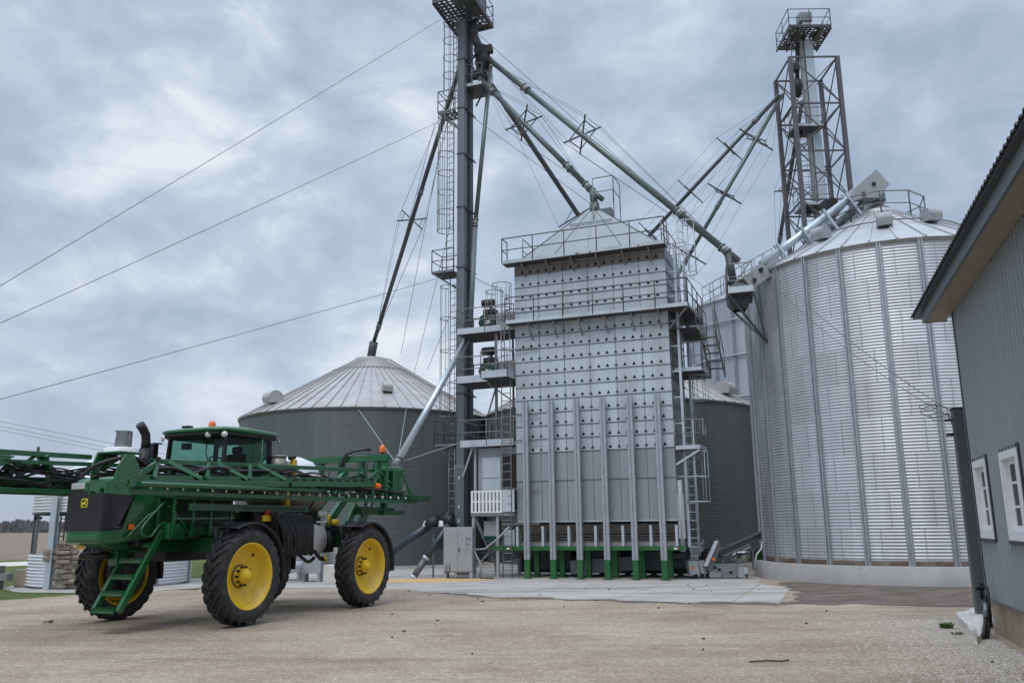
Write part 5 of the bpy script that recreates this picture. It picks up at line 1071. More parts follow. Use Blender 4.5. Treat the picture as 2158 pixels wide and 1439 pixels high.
for x, y, a in WP:
    s = 1 if y > 0 else -1
    mb = MB(); mb.bb(x - .15, x + .15, y - s * .30, y - s * .52, .62, 1.75); mb.tube((x, y - s * .05, .955), (x, y - s * .45, .955), .20, 16); mb.bb(x - .22, x + .22, y - s * .28, y - s * .5, .75, 1.15); mb.build('wheel_strut', BK, spr, bevel=.03)
    mb = MB(); mb.tube((x, y - s * .12, .955), (x, y - s * .30, .955), .50, 24); mb.build('wheel_motor', 'motor_dark', spr, bevel=.03)
    mb = MB(); mb.tube((x, y - s * .42, 1.5), (x, y - s * .42, 2.05), .13, 14); mb.tube((x + .2, y - s * .45, 1.2), (x + .3, y - s * .5, 1.9), .05, 8); mb.build('suspension_column', 'motor_dark', spr)
    mb = MB(); prof = [(1.05, -.25), (1.07, -.235), (1.08, 0), (1.07, .235), (1.05, .25), (1.03, .25), (1.06, 0), (1.03, -.25)]
    mb.lathe(prof, 26, (x, y, .955), MY @ Matrix.Rotation(0, 3, 'Z'), True, PI * .98 if True else 0, PI * 1.98); 
    fd_ = MB()
    for k in range(25):
        pass
    a0, a1 = (-.15, 2.05) ; vs = []; n = 26
    for k in range(n + 1):
        t = a0 + (a1 - a0) * k / n
        t = PI - t      # rear biased
        for rr_, yy in prof: vs.append((x + rr_ * math.cos(t), y + yy * 1.0, .955 + rr_ * math.sin(t)))
    m_ = len(prof); fs = [(k * m_ + j, (k + 1) * m_ + j, (k + 1) * m_ + (j + 1) % m_, k * m_ + (j + 1) % m_) for k in range(n) for j in range(m_)]
    fd_.add(vs, fs, True); fd_.build('fender', BK, spr)
# ---- chassis
mb = MB()
for y in (-.45, .55): mb.bb(-3.0, 3.2, y - .08, y + .08, 1.45, 1.75)
for x in (-2.15, 2.15): mb.bb(x - .16, x + .16, -1.2, 1.6, 1.42, 1.72)
mb.bb(-2.9, -2.7, -.6, .7, 1.45, 1.75); mb.build('chassis', GD, spr, bevel=.01)
mb = MB(); mb.bb(.4, 3.6, -.5, .55, 1.55, 2.35); mb.bb(-2.2, .6, -.5, .6, 1.75, 2.3); mb.bb(1.4, 2.8, -.4, .5, 1.25, 1.6); mb.build('engine_bay', BK, spr, bevel=.05)
mb = MB(); mb.bb(1.2, 3.3, .56, .75, 1.95, 2.5); mb.bb(1.9, 2.6, .6, 1.0, 1.75, 1.98); mb.bb(.6, 1.9, .6, .85, 2.1, 2.35); mb.build('side_panel', GD, spr, bevel=.03)
mb = MB(); mb.tube((1.35, .9, 2.33), (1.35, 1.0, 2.33), .09, 14); mb.build('work_lamp', 'lamp_lens', spr)
mb = MB(); mb.bb(1.25, 1.9, .58, .9, 1.62, 1.98); mb.bb(2.75, 3.2, .56, .95, 1.70, 2.02); mb.prism([(1.9, 1.62), (2.8, 1.7), (2.6, 2.0), (1.9, 2.3)], lambda a, b: (a, .62, b), lambda a, b: (a, .68, b)); mb.build('step_box', G, spr, bevel=.02)
for x, z, w, m_ in ((2.15, 1.86, .05, 'white_paint'), (1.75, 1.7, .07, 'white_paint')): MB().bb(x - w, x + w, .952 if x > 1.9 and False else .905, .912, z - .06, z + .04).build('decal', m_, spr)
mb = MB(); mb.bb(.55, .85, 1.25, 1.31, 2.05, 2.18); mb.build('warning_decal', 'yellow_decal', spr); MB().bb(.6, .8, 1.27, 1.33, 2.18, 2.30).build('side_reflector', 'red_lens', spr)
mb = MB(); mb.bb(-.5, 1.0, .95, 1.25, 1.5, 2.25); mb.bb(-2.6, -.9, .6, 1.2, 1.4, 1.95); mb.bb(-1.7, -1.3, .7, 1.4, 1.3, 1.7); mb.build('plumbing_box', BK, spr, bevel=.06)
mb = MB()
for k in range(9): mb.ball((-1.15 - .06 * k, 1.25, 2.02 + .01 * (k % 2)), .028, 6)
mb.build('valve_bank', 'lamp_lens', spr)
mb = MB(); mb.tube((-1.55, 1.3, 1.98), (-1.55, 1.3, 2.22), .035, 8); mb.build('filter_bowl', 'sprayer_yellow', spr); MB().tube((-1.95, 1.2, 1.95), (-1.95, 1.2, 2.1), .09, 10).build('filter_bowl', 'sprayer_yellow', spr)
# ---- hood
def loft(stations, seg=8):
    """stations (x, half width, z0, z1, corner radius) -> rounded box sections along x"""
    mb = MB(); vs = []; n = None
    for x, hw, z0, z1, rc in stations:
        ring = []
        for cx_, cz_, a0 in ((hw - rc, z1 - rc, 0), (-hw + rc, z1 - rc, PI / 2), (-hw + .06, z0 + .06, PI), (hw - .06, z0 + .06, 1.5 * PI)):
            q = rc if a0 < PI else .06
            ring += [(x, cx_ + q * math.cos(a0 + PI / 2 * j / seg), cz_ + q * math.sin(a0 + PI / 2 * j / seg)) for j in range(seg + 1)]
        n = len(ring); vs += ring
    fs = [(k * n + j, (k + 1) * n + j, (k + 1) * n + (j + 1) % n, k * n + (j + 1) % n) for k in range(len(stations) - 1) for j in range(n)]
    mb.add(vs, fs, True); mb.add(vs[:n], [tuple(range(n))]); mb.add(vs[-n:], [tuple(reversed(range(n)))]); return mb
hood = loft([(1.75, .56, 1.9, 3.02, .2), (2.6, .62, 1.8, 3.02, .24), (3.4, .62, 1.72, 2.98, .26), (4.0, .58, 1.64, 2.93, .26), (4.28, .53, 1.62, 2.88, .24), (4.40, .46, 1.66, 2.80, .2)]).build('hood', G, spr)
gr = loft([(3.78, .635, 2.0, 2.62, .02), (4.02, .60, 1.9, 2.64, .02), (4.30, .555, 1.88, 2.65, .03), (4.42, .48, 1.88, 2.65, .05)])
gr.v = [(x - (.42 * max(0, (2.64 - z) / .75) * -1 if x < 3.9 else 0), y, z) for x, y, z in gr.v]
gr.build('grille', 'grille_black', hood)
for y0, y1 in ((-.42, -.06), (.06, .42)): MB().bb(4.36, 4.425, y0, y1, 2.67, 2.79).build('headlight', 'lamp_lens', hood, bevel=.02)
mb = MB(); mb.bb(4.28, 4.43, -.44, .44, 1.68, 1.86); mb.build('nose_panel', G, hood, bevel=.05)
bd = MB(); bd.prism([(-.075, -.075), (.075, -.075), (.085, -.03), (.085, .07), (.05, .09), (-.05, .09), (-.085, .07), (-.085, -.03)], lambda a, b: (4.424, .0 + a, 2.40 + b), lambda a, b: (4.436, a, 2.40 + b)); bd.build('hood_emblem', 'yellow_decal', hood)
bd = MB(); bd.prism([(-.06, -.06), (.06, -.06), (.068, -.025), (.068, .057), (.04, .073), (-.04, .073), (-.068, .057), (-.068, -.025)], lambda a, b: (4.434, a, 2.40 + b), lambda a, b: (4.439, a, 2.40 + b)); bd.build('emblem_field', 'sprayer_dark_green', hood)
bd = MB()
for poly in ([(-.055, .0), (-.02, .02), (.03, .012), (.045, .028), (.04, .0), (.0, -.012), (-.04, -.018)], [(.03, .012), (.05, .05), (.035, .06), (.02, .02)], [(-.04, -.01), (-.055, -.045), (-.045, -.045), (-.025, -.012)], [(.03, .0), (.05, -.03), (.042, -.035), (.015, -.008)]):
    bd.prism(poly, lambda a, b: (4.438, a, 2.40 + b), lambda a, b: (4.443, a, 2.40 + b))
bd.build('emblem_figure', 'yellow_decal', hood)
MB().bb(3.78, 3.9, .615, .64, 1.90, 2.0).build('side_marker', 'amber', hood)
mb = MB(); mb.prism([(4.3, 1.64), (3.95, 1.54), (3.3, 1.45), (3.3, 1.66)], lambda a, b: (a, -.3, b), lambda a, b: (a, .32, b)); mb.bb(3.55, 3.65, -.15, .1, 1.2, 1.5); mb.build('front_bracket', G, spr, bevel=.02)
mb = MB(); mb.tube((4.05, -.62, 1.58), (4.3, -.1, 1.58), .03, 8); mb.build('tow_bar', 'sprayer_yellow', spr)
mb = MB(); mb.tube((3.95, -.55, 1.40), (3.7, -.05, 1.40), .07, 12); mb.build('intake_pipe', BK, spr)
for s_ in (1, -1): pass
cv_ = MB(); pts = [(3.95, .65, 1.75), (3.5, .66, 2.15), (3.0, .66, 2.40), (2.3, .65, 2.5)]; cv_.path([Vector(pts[0]).lerp(Vector(pts[1]), k / 4) for k in range(4)] + [Vector(pts[1]).lerp(Vector(pts[2]), k / 4) for k in range(4)] + [Vector(pts[2]).lerp(Vector(pts[3]), k / 4) for k in range(5)], .03, 6); cv_.build('hood_crease', G, hood)
# ---- exhaust, mirror, filters
mb = MB(); ex, ey = 2.52, -.62
mb.tube((ex, ey, 2.95), (ex, ey, 3.62), .12, 14); mb.path([(ex, ey, 3.6), (ex, ey, 3.78), (ex + .02, ey, 3.92), (ex + .10, ey, 4.03), (ex + .2, ey, 4.13)], .095, 14); mb.build('exhaust_stack', BK, spr)
mb = MB(); mb.bb(1.88, 2.05, -1.24, -.90, 3.22, 3.80); mb.build('mirror', BK, spr, bevel=.03); mb = MB(); mb.tube((1.75, -.95, 3.8), (1.95, -1.0, 3.8), .02, 6); mb.build('mirror_arm', BK, spr)
# ---- cab
CX0, CX1, CW = .18, 1.72, .86
cab = MB(); 
for x, xt, w in ((CX1, CX1 - .08, .10), (.92, .92, .05), (CX0, CX0 + .02, .12)):
    for s_ in (-1, 1):
        if abs(x - .92) < .01 : continue
        cab.bar((x, s_ * (CW - .02), 2.75), (xt, s_ * (CW - .05), 3.94), w, .07, up=(0, 1, 0))
cab.bb(CX0, CX1, -CW, CW, 2.62, 2.78); cab.bb(CX0 - .03, CX1 - .03, -CW + .02, CW - .02, 3.89, 3.95); cab.bb(.05, CX0 + .04, -CW + .08, CW - .06, 2.7, 3.0)
cab.build('cab_frame', BK, spr, bevel=.015)
rf_ = MB(); ring = []
def roof_ring(ex_, z):
    out = []
    for k in range(40):
        t = 2 * PI * k / 40; c_, s_ = math.cos(t), math.sin(t); x = .90 + (1.06 + ex_) * math.copysign(abs(c_) ** .38, c_); y = (.99 + ex_) * math.copysign(abs(s_) ** .38, s_); out.append((x, y, z + .04 * (1 - abs(x - .9)) if z > 4.05 else z))
    return out
rs = [roof_ring(-.10, 3.96), roof_ring(.0, 4.0), roof_ring(.02, 4.04), roof_ring(-.04, 4.08), roof_ring(-.25, 4.115), roof_ring(-.7, 4.13)]
vs = [q for r_ in rs for q in r_]; rf_.add(vs, [(k * 40 + j, k * 40 + (j + 1) % 40, (k + 1) * 40 + (j + 1) % 40, (k + 1) * 40 + j) for k in range(5) for j in range(40)], True); rf_.add(rs[-1], [tuple(range(40))]); roof_ = rf_.build('cab_roof', G, spr)
ub = MB(); rs = [roof_ring(-.05, 3.995), roof_ring(-.015, 3.965), roof_ring(-.05, 3.90), roof_ring(-.2, 3.88)]; ub.add([q for r_ in rs for q in r_], [(k * 40 + j, (k + 1) * 40 + j, (k + 1) * 40 + (j + 1) % 40, k * 40 + (j + 1) % 40) for k in range(3) for j in range(40)], True); ub.add(rs[-1], [tuple(reversed(range(40)))]); ub.build('roof_underside', BK, roof_)
for x, y, z in ((1.90, .55, 3.92), (1.78, .90, 3.92), (1.90, -.78, 3.90), (.0, .90, 3.9), (.0, -.9, 3.9)):
    d = Vector((1 if x > 1.6 else (-1 if x < .5 else .2), .55 if y > 0 else -.3, 0)).normalized(); mb = MB(); mb.lathe([(.001, .03), (.05, .028), (.07, .01), (.072, .0)], 14, Vector((x, y, z)), (d.to_track_quat('Z', 'Y').to_matrix() @ Matrix.Diagonal((.7, 1, 1)).to_3x3()) if False else d.to_track_quat('Z', 'Y').to_matrix()); mb.build('work_light', 'lamp_lens', roof_)
mb = MB(); mb.lathe([(.075, 4.14), (.08, 4.2), (.075, 4.27), (.05, 4.31), (.001, 4.325)], 16, (1.23, .0, 0)); mb.build('beacon', 'amber', roof_)
MB().bb(1.45, 1.6, -.55, -.35, 4.15, 4.2).build('antenna_puck', BK, roof_)
def gl(name, pts):
    mb = MB(); mb.add(pts, [tuple(range(len(pts)))]); mb.build(name, 'cab_glass', spr)
z0, z1 = 2.78, 3.905
gl('windshield', [(CX1 + .02, -CW + .05, z0), (CX1 + .02, CW - .05, z0), (CX1 - .05, CW - .08, z1), (CX1 - .05, -CW + .08, z1)])
for s_ in (-1, 1): gl('side_window', [(CX1 - .04, s_ * (CW - .0), z0), (CX0 + .06, s_ * (CW - .0), z0), (CX0 + .06, s_ * (CW - .03), z1), (CX1 - .1, s_ * (CW - .03), z1)])
gl('rear_window', [(CX0 - .01, -CW + .1, z0 + .2), (CX0 - .01, CW - .1, z0 + .2), (CX0 + .01, CW - .1, z1), (CX0 + .01, -CW + .1, z1)])
mb = MB(); mb.bb(.35, .85, -.28, .28, 2.78, 3.12); mb.bb(.3, .45, -.27, .27, 3.1, 3.62); mb.bb(.3, .42, -.14, .14, 3.62, 3.8); mb.build('driver_seat', BK, spr, bevel=.05)
mb = MB(); c = Vector((1.25, .28, 3.36)); nx = Vector((-.55, 0, .83)).normalized(); a, s_, u = frame_of(nx); mb.path([c + (s_ * math.cos(2 * PI * k / 24) + u * math.sin(2 * PI * k / 24)) * .22 for k in range(25)], .017, 6)
for k in range(3): t = 2 * PI * k / 3 + .5; mb.bar(c - nx * .03, c + (s_ * math.cos(t) + u * math.sin(t)) * .22, .03, .015)
mb.tube(c - nx * .02, (1.5, .28, 2.9), .05, 8); mb.build('steering_wheel', BK, spr); MB().bb(.55, 1.0, -.75, -.45, 2.78, 3.2).build('armrest_console', BK, spr)
mb = MB(); mb.path([(1.66, .30, 3.80), (1.74, .36, 3.55), (1.76, .52, 3.18)], .014, 5); mb.build('wiper', BK, spr)
mb = MB(); mb.bb(1.5, 1.62, -.5, -.3, 3.66, 3.8); mb.build('sun_visor', BK, spr)
mb = MB(); mb.path([(1.75, 1.12, 2.7), (1.75, 1.12, 3.2), (1.68, 1.12, 3.26), (.9, 1.12, 3.28), (.8, 1.12, 3.22), (.8, 1.12, 2.75)], .02, 6); mb.path([(.62, .96, 2.7), (.62, .96, 3.9)], .026, 6); mb.path([(.95, 1.12, 3.22), (.62, 1.0, 3.5)], .018, 6); mb.build('cab_handrail', G, spr)
# ---- walkway beside the hood, ladder with curved rails
mb = MB(); mb.bb(.2, 3.3, .66, 1.15, 2.52, 2.58); mb.bb(.2, 3.3, 1.12, 1.16, 2.48, 2.62); mb.build('walkway', GD, spr)
mb = MB()
for x in (3.2, 2.7, 2.2, 1.6): mb.bar((x, 1.05, 1.75), (x, 1.05, 2.55), .05)
mb.bar((3.2, 1.05, 2.1), (1.5, 1.05, 2.12), .04); mb.bar((2.6, .95, 1.75), (3.25, .95, 2.35), .08, .03); mb.build('walkway_bracket', G, spr)
LAD = []
top_, bot_ = Vector((3.22, 0, 1.88)), Vector((4.13, 0, .40)); lad = MB()
for y in (.16, .80): o = Vector((0, y, 0)); lad.bar(top_ + o, bot_ + o, .035, .13, up=(0, 1, 0)) if False else lad.bar(top_ + o, bot_ + o, .075, .12)
lad.bb(3.05, 3.3, .18, .78, 1.86, 1.9); lad_o = lad.build('ladder', G, spr, bevel=.004)
for k in range(5):
    c = top_.lerp(bot_, .17 + .20 * k); mb = MB(); mb.bb(c.x - .11, c.x + .12, .2, .76, c.z - .022, c.z + .022); mb.bb(c.x + .10, c.x + .12, .2, .76, c.z - .07, c.z + .022); mb.build('step', G, lad_o)
def smooth(pts, n=6):
    P = [Vector(q) for q in pts]; out = []
    for i in range(len(P) - 1):
        p0, p1, p2, p3 = P[max(i - 1, 0)], P[i], P[i + 1], P[min(i + 2, len(P) - 1)]
        for k in range(n):
            t = k / n; out.append(.5 * ((2 * p1) + (p2 - p0) * t + (2 * p0 - 5 * p1 + 4 * p2 - p3) * t * t + (3 * p1 - p0 - 3 * p2 + p3) * t ** 3))
    return out + [P[-1]]
for y in (.2, .80):
    mb = MB(); mb.path(smooth([(3.0, y, 2.62), (3.35, y, 2.32), (3.68, y, 2.0), (3.74, y, 1.84), (3.62, y, 1.76), (3.48, y, 1.78), (3.34, y, 1.95), (3.2, y, 2.03), (3.05, y, 2.03)]), .022, 7); mb.build('grab_rail', G, lad_o)
# ---- tanks and rear plumbing
tk = MB(); tk.lathe([(.001, -1.1), (.3, -1.08), (.48, -1.0), (.52, -.9), (.52, .9), (.48, 1.0), (.3, 1.08), (.001, 1.1)], 36, (-.85, .55, 2.78), Matrix.Rotation(PI / 2, 3, 'Y')); tk.build('solution_tank', 'tank_taupe', spr)
mb = MB()
for x in (-1.3, -.35, .0): mb.lathe([(.53, -.03), (.535, 0), (.53, .03)], 36, (x, .55, 2.78), Matrix.Rotation(PI / 2, 3, 'Y'))
mb.build('tank_strap', 'motor_dark', spr)
wt = MB(); wt.lathe([(.001, .42), (.25, .40), (.5, .30), (.62, .12), (.66, -.1), (.66, -.35)], 30, (-1.25, .25, 3.20), Matrix.Diagonal((1.45, 1.0, 1.1)).to_3x3()); wt.build('rinse_tank', 'white_plastic', spr)
mb = MB(); mb.tube((.12, 1.05, 3.12), (.12, 1.05, 3.52), .17, 18); mb.tube((.12, 1.05, 3.52), (.12, 1.05, 3.56), .19, 18); mb.tube((-.12, 1.1, 3.1), (-.12, 1.1, 3.44), .07, 12); mb.build('filter_canister', 'tank_taupe', spr)
mb = MB(); mb.bb(-.42, -.28, 1.05, 1.17, 3.1, 3.5); mb.bb(-.3, -.2, .95, 1.1, 2.2, 3.0); mb.build('chemical_column', 'sprayer_yellow', spr, bevel=.02); MB().tube((-.2, 1.1, 3.52), (-.4, 1.1, 3.56), .05, 8).build('column_cap', BK, spr)
# black ribbed cover and stainless inductor low on the left side
mb = MB(); n = 19
for k in range(n):
    x = .62 - .068 * k; w_ = random.Random(k * 7 + 3); mb.path(smooth([(x + .1, 1.05, 2.28), (x + .02, 1.36 + w_.uniform(-.04, .03), 2.22 - .006 * k), (x - .12 + w_.uniform(-.03, .03), 1.52 + w_.uniform(-.02, .02), 1.95 - .006 * k), (x - .22 + w_.uniform(-.04, .04), 1.54 + w_.uniform(-.025, .025), 1.6 - .005 * k), (x - .26, 1.48, 1.30 + w_.uniform(-.06, .06))]), w_.uniform(.045, .07), 7)
mb.bb(-.7, .6, 1.0, 1.48, 1.35, 2.2); mb.build('ribbed_cover', BK, spr)
mb = MB(); fn = lambda y: (lambda a, b: (a, y, b)); mb.prism([(-.60, 1.98), (-.98, 1.93), (-1.10, 1.72), (-1.10, 1.45), (-.86, 1.28), (-.6, 1.42)], fn(1.3), fn(1.62)); mb.build('chemical_inductor', 'stainless', spr, bevel=.03)
mb = MB(); mb.path([(-.9, 1.45, 1.3), (-1.0, 1.5, 1.18), (-1.2, 1.5, 1.15)], .05, 8); mb.tube((-1.2, 1.55, 1.8), (-1.35, 1.55, 1.35), .05, 8); mb.path(smooth([(-.3, 1.4, 1.3), (-.6, 1.45, 1.12), (-.9, 1.4, 1.2)]), .04, 6); mb.build('inductor_hose', 'hose_black', spr); mb = MB(); mb.tube((-1.0, 1.6, 1.25), (-1.14, 1.62, 1.06), .022, 6); mb.build('valve_lever', 'sprayer_yellow', spr)
for k in range(2): MB().ball((-.78 - .15 * k, 1.62, 2.22), .075, 12).build('tank_knob', 'lamp_lens', spr)
mb = MB(); mb.bb(-.75, 3.0, 1.22, 1.30, 2.26, 2.40); mb.build('side_rail', G, spr)
mb = MB()
for k in range(18): mb.bb(-.6 + .12 * k, -.54 + .12 * k, 1.298, 1.304, 2.30, 2.36)
mb.build('rail_slots', BK, spr)
# ---- boom carrier at the back
cr = MB(); XR = -3.35
cr.bb(XR - .1, XR + .1, -2.0, 1.85, 3.62, 3.80); cr.bb(XR - .09, XR + .09, -1.6, 1.6, 2.62, 2.78)
for y in (-1.9, -1.0, -.35, .35, 1.0, 1.5): cr.bb(XR - .08, XR + .08, y - .08, y + .08, 2.7, 3.63)
cr.bb(XR - .06, XR + .06, 1.66, 1.84, 2.4, 3.62); cr.build('boom_carrier', G, spr, bevel=.01)
mb = MB()
for y in (-.45, .55): mb.bar((-2.2, y, 1.7), (-3.3, y, 2.7), .14, .2); mb.bar((-2.0, y, 2.3), (-3.3, y, 3.4), .12, .16)
mb.bar((-2.6, .9, 1.55), (-3.2, .95, 2.5), .12, .2); mb.bar((-2.9, 1.2, 1.9), (-2.4, 1.2, 1.35), .1, .18); mb.bar((-2.5, 1.5, 1.75), (-3.1, 1.62, 2.9), .12, .2); mb.build('lift_arm', G, spr, bevel=.01)
mb = MB(); mb.bb(-3.9, -2.3, 1.5, 1.75, 2.22, 2.40); mb.bb(-4.25, -3.2, 1.62, 1.85, 2.20, 2.32); mb.bb(-5.2, -4.1, 1.9, 2.1, 2.63, 2.74); mb.bb(-5.6, -4.0, 1.95, 2.02, 2.58, 2.62); mb.build('boom_rest', GD, spr, bevel=.01)
mb = MB(); mb.bb(-2.85, -2.65, 1.45, 1.55, 2.42, 2.72); mb.build('depth_gauge', 'white_paint', spr) if False else MB().bar((-2.45, 1.85, 2.42), (-2.6, 1.85, 2.62), .05).build('boom_marker', 'white_paint', spr)
mb = MB(); mb.lathe([(.075, 0), (.085, .08), (.075, .15), (.04, .19), (.001, .2)], 14, (XR, 1.66, 3.86)); bc = mb.build('beacon', 'amber', spr); MB().tube((XR, 1.66, 3.78), (XR, 1.66, 3.87), .06, 10).build('beacon_mount', BK, bc)
mb = MB()
for sft in range(4): y = .55 + .02 * sft; mb.path(smooth([(XR + .05, y - .15, 3.0), (XR + .2, y - .1, 3.5), (XR + .16, y + .05, 3.85), (XR + .0, y + .35 + .06 * sft, 3.97), (XR - .1, y + .6, 3.95)]), .028, 6)
for y in (1.1, 1.3, -.1): mb.path(smooth([(XR + .15, y, 3.6), (XR + .25, y + .02, 3.3), (XR + .2, y + .12, 3.1), (XR + .15, y + .2, 3.55)]), .014, 5)
mb.build('carrier_hose', 'hose_black', spr)
# ---- folded booms
def boom(y, s, label=None):
    """s = +1 for the left side boom, -1 for the right"""
    Y = lambda d: y + s * d
    b = MB(); ztop = lambda x: 3.13 + (4.9 - x) * .0285; zb = 2.555
    b.bar((5.05, Y(-.12), ztop(5.05)), (-3.05, Y(-.12), ztop(-3.05)), .075, .085); b.bar((5.75, Y(.18), zb), (-4.75, Y(.18), zb), .10, .085); b.bar((5.6, Y(-.28), zb + .03), (-4.6, Y(-.28), zb + .03), .07, .07)
    bo = b.build('boom', G, spr, bevel=.006)
    c = MB()
    for x0, x1, w in ((5.3, 1.05, .17), (.95, -2.35, .19)):
        z0_, z1_ = 2.745 + (4.95 - x0) * .035, 2.745 + (4.95 - x1) * .035
        c.bar((x0, Y(.31), z0_), (x1, Y(.31), z1_), .17, .02); c.bar((x0, Y(.40), z0_ - .05), (x1, Y(.40), z1_ - .05), .02, .10); c.bar((x0, Y(.21), z0_ + .05), (x1, Y(.21), z1_ + .05), .02, .11)
    c.build('boom_channel', G, bo, bevel=.003)
    sl_ = MB()
    for k in range(9): x = .6 - .33 * k; z_ = 2.745 + (4.95 - x) * .035 + .03; sl_.bb(x - .08, x + .08, Y(.222), Y(.226), z_ - .02, z_ + .05)
    sl_.build('channel_slots', BK, bo)
    d = MB()
    for x in (4.35, 3.05, 1.85): d.bar((x + .30, Y(.27), 2.79 + (4.95 - x) * .033), (x, Y(.02), ztop(x) - .02), .085, .04, up=(0, 1, .3))
    for x in (3.9, 2.6, 1.4): d.bar((x - .40, Y(.27), 2.80 + (5.2 - x) * .034), (x + .2, Y(.02), ztop(x) - .02), .085, .04, up=(0, 1, .3))
    for k in range(10):
        x = 5.0 - 1.0 * k; d.bar((x, Y(.15), zb + .04), (x - .42, Y(.05), 2.80 + .03 * k), .05, .03); d.bar((x - .84, Y(.15), zb + .04), (x - .42, Y(.05), 2.80 + .03 * k), .05, .03)
        d.bar((x, Y(.15), zb), (x - .5, Y(-.28), zb + .02), .04)
    for xa, za, xb, zb_ in ((-3.0, 3.36, -4.45, 2.58), (-3.0, 3.34, -2.55, 2.58), (-4.2, 3.40, -4.68, 2.58), (-3.0, 3.36, -4.2, 3.42), (-3.0, 3.34, -2.0, 2.9), (-3.3, 2.6, -2.1, 3.25)): d.bar((xa, Y(.02), za), (xb, Y(.14), zb_), .06, .045)
    d.build('boom_brace', G, bo, bevel=.004)
    t = MB(); t.tube((-3.2, Y(.05), 3.40), (-4.15, Y(.05), 3.42), .075, 12); t.bb(-3.85, -3.6, Y(-.1), Y(.15), 2.6, 3.4); t.bb(-4.1, -3.95, Y(-.2), Y(.1), 2.6, 3.38); t.bb(-3.5, -3.2, Y(-.25), Y(.0), 2.6, 3.3); t.bb(-3.5, -2.5, Y(-.2), Y(.0), 2.62, 2.74); t.build('boom_hinge', G, bo, bevel=.015)
    # nose: gusset plates where the sections fold over each other
    n_ = MB(); fn = lambda yy: (lambda a, b_: (a, Y(yy), b_))
    n_.prism([(5.0, 2.86), (5.12, 3.02), (5.2, 3.18), (5.4, 3.18), (5.52, 3.0), (5.6, 2.75), (5.75, 2.70), (5.75, 2.50), (5.2, 2.48), (5.3, 2.70)], fn(.33), fn(.37)); n_.prism([(5.05, 3.1), (5.1, 3.24), (5.5, 3.24), (5.6, 3.0), (5.6, 2.5), (5.45, 2.5), (5.42, 2.95)], fn(-.22), fn(-.18))
    n_.bb(5.0, 5.5, Y(-.2), Y(.35), 3.20, 3.235); n_.bb(5.5, 5.62, Y(-.2), Y(.3), 2.55, 2.75); n_.bar((5.0, Y(.3), 2.86), (4.3, Y(.0), 3.12), .05, .12); n_.bar((5.55, Y(.36), 2.62), (5.0, Y(.36), 2.86), .04, .12); n_.build('fold_bracket', G, bo, bevel=.012)
    m2 = MB(); m2.tube((5.1, Y(.44), 2.68), (-.2, Y(.36), 2.73), .045, 10); m2.build('boom_tube', G, bo)
    sp2 = MB(); sp2.tube((5.0, Y(.24), 2.665), (-4.3, Y(.24), 2.665), .022, 8); spo = sp2.build('spray_line', 'hose_black', bo)
    nz_ = MB(); nz_.lathe([(.001, -.05), (.022, -.05), (.026, .02), (.001, .03)], 8); nz0 = None; k = 0; xx = 4.7
    while xx > -4.3:
        if nz0 is None: nz0 = nz_.build('nozzle', 'lamp_lens', spo); o = nz0
        else: o = nz0.copy(); COL.objects.link(o); o.parent = spo
        o.location = (xx, Y(.27), 2.655); xx -= .38
    h = MB(); rr = random.Random(int(40 + s))
    h.path(smooth([(5.7, Y(-.3), 2.8), (5.75, Y(.1), 2.98), (5.5, Y(.3), 3.10), (5.1, Y(.25), 3.14), (4.75, Y(.15), 3.05), (4.6, Y(.1), 2.98), (4.1, Y(.12), 3.02), (3.6, Y(.1), 2.95), (3.0, Y(.12), 3.10), (2.3, Y(.1), 3.06), (1.5, Y(.12), 3.1), (.8, Y(.1), 2.98), (.1, Y(.1), 3.1), (-.6, Y(.1), 2.85), (-2.0, Y(.1), 2.86), (-3.2, Y(.12), 2.84), (-3.7, Y(.2), 2.78), (-4.2, Y(.1), 2.84)]), .035, 7)
    for q in range(12):
        z_ = rr.uniform(2.7, 3.1); pts = []; xx = 5.6 - .1 * q
        while xx > -3.8: pts.append((xx, Y(rr.uniform(-.25, .12)), z_ + rr.uniform(-.09, .11))); xx -= rr.uniform(.45, .9)
        h.path(smooth(pts), rr.uniform(.016, .03), 6)
    for q in range(16): x = rr.uniform(4.1, 5.3); z = rr.uniform(2.85, 3.18); h.box((x, Y(rr.uniform(-.2, .2)), z), (rr.uniform(.05, .16), .08, rr.uniform(.04, .1)), rr.uniform(0, 1))
    h.build('boom_hose', 'hose_black', bo)
    cl_ = MB()
    for q in range(14): x = rr.uniform(.2, 4.9); cl_.box((x, Y(rr.uniform(-.05, .2)), rr.uniform(2.84, 3.0)), (.07, .03, .02), rr.uniform(0, 1))
    cl_.build('hose_clamp', 'lamp_lens', bo)
    a = MB(); a.tube((-2.38, Y(.36), 2.93), (-2.6, Y(.36), 2.92), .07, 12); a.build('side_marker', 'amber', bo)
    return bo
boom(1.72, 1); fb_ = boom(-1.55, -1); fb_.location.z = .09
mb = MB()
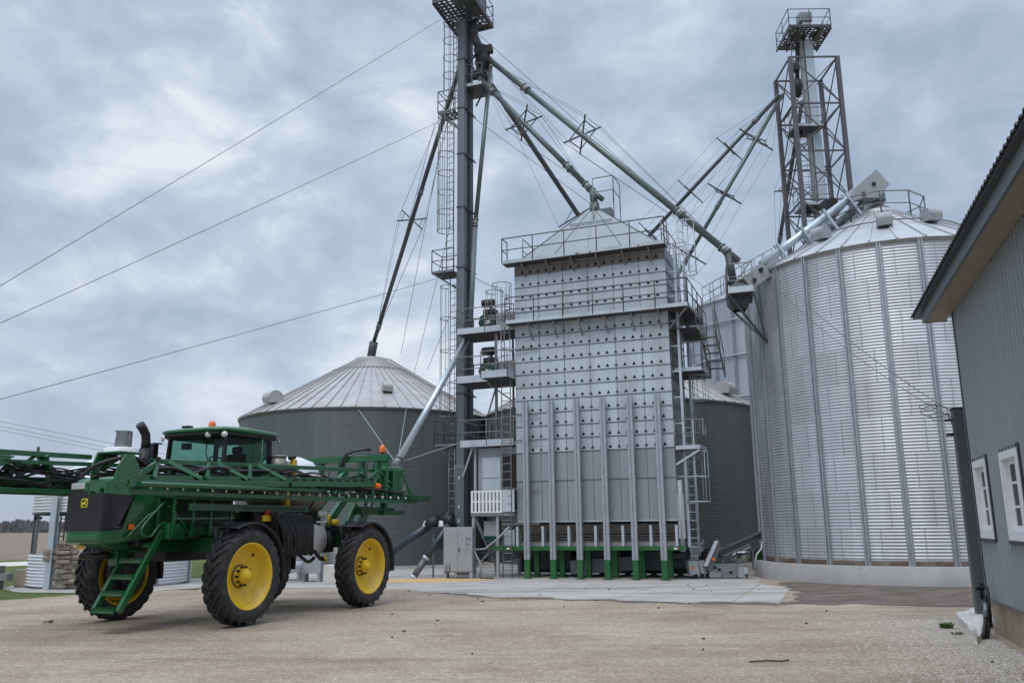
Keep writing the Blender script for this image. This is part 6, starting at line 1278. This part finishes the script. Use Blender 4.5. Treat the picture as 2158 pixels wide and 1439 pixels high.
for p_, q_ in (((5.1, -1.75, 2.62), (4.42, -1.5, 3.32)), ((4.42, -1.5, 3.32), (3.5, -1.75, 2.62)), ((4.3, -1.4, 3.3), (3.9, -1.7, 2.65)), ((5.4, -1.5, 3.3), (5.0, -1.7, 2.62))): mb.bar(p_, q_, .10, .07)
mb.tube((4.42, -1.48, 3.28), (4.42, -1.48, 3.46), .03, 8); mb.bar((6.6, -1.45, 3.28), (3.2, -1.45, 3.33), .09, .1); mb.bar((6.6, -1.75, 2.57), (3.1, -1.75, 2.60), .10, .1); mb.build('truss_brace', G, fb_, bevel=.005)
# yellow name strip on the hood side behind the boom
st = MB(); st.bb(2.1, 3.05, .625, .632, 2.78, 2.92); strip = st.build('name_strip', 'yellow_decal', hood)
cu_ = bpy.data.curves.new('lettering', 'FONT'); cu_.body = 'JOHN DEERE'; cu_.size = .125; cu_.align_x = 'CENTER'; cu_.align_y = 'CENTER'; cu_.extrude = .002
tmp = bpy.data.objects.new('lettering_curve', cu_); COL.objects.link(tmp); dg = bpy.context.evaluated_depsgraph_get(); me = bpy.data.meshes.new_from_object(tmp.evaluated_get(dg)); bpy.data.objects.remove(tmp)
le = bpy.data.objects.new('lettering', me); COL.objects.link(le); le.parent = strip; me.materials.clear(); me.materials.append(M_['sprayer_dark_green']); le.location = (2.57, .634, 2.85); le.rotation_euler = (PI / 2, 0, PI); FR[le] = FR[spr]
for x0, x1, z in ((3.6, 3.85, 2.74), (4.0, 4.12, 2.72)): MB().bb(x0, x1, .60, .66, z, z + .07).build('decal', 'yellow_decal', hood)
mb = MB(); mb.bb(.9, 1.0, .9, 1.3, 3.1, 3.12); mb.bar((.75, 1.2, 3.05), (-.35, 1.25, 3.28), .07, .07); mb.bar((.1, 1.25, 3.12), (-1.0, 1.3, 3.08), .05, .05); mb.build('fold_cylinder', BK, spr); mb = MB(); mb.bar((1.0, 1.22, 2.95), (.3, 1.22, 3.15), .12, .09); mb.bar((.7, 1.3, 2.75), (.35, 1.3, 3.12), .07, .12); mb.bar((.35, 1.3, 3.12), (.0, 1.3, 2.8), .07, .12); mb.build('fold_link', G, spr, bevel=.01)
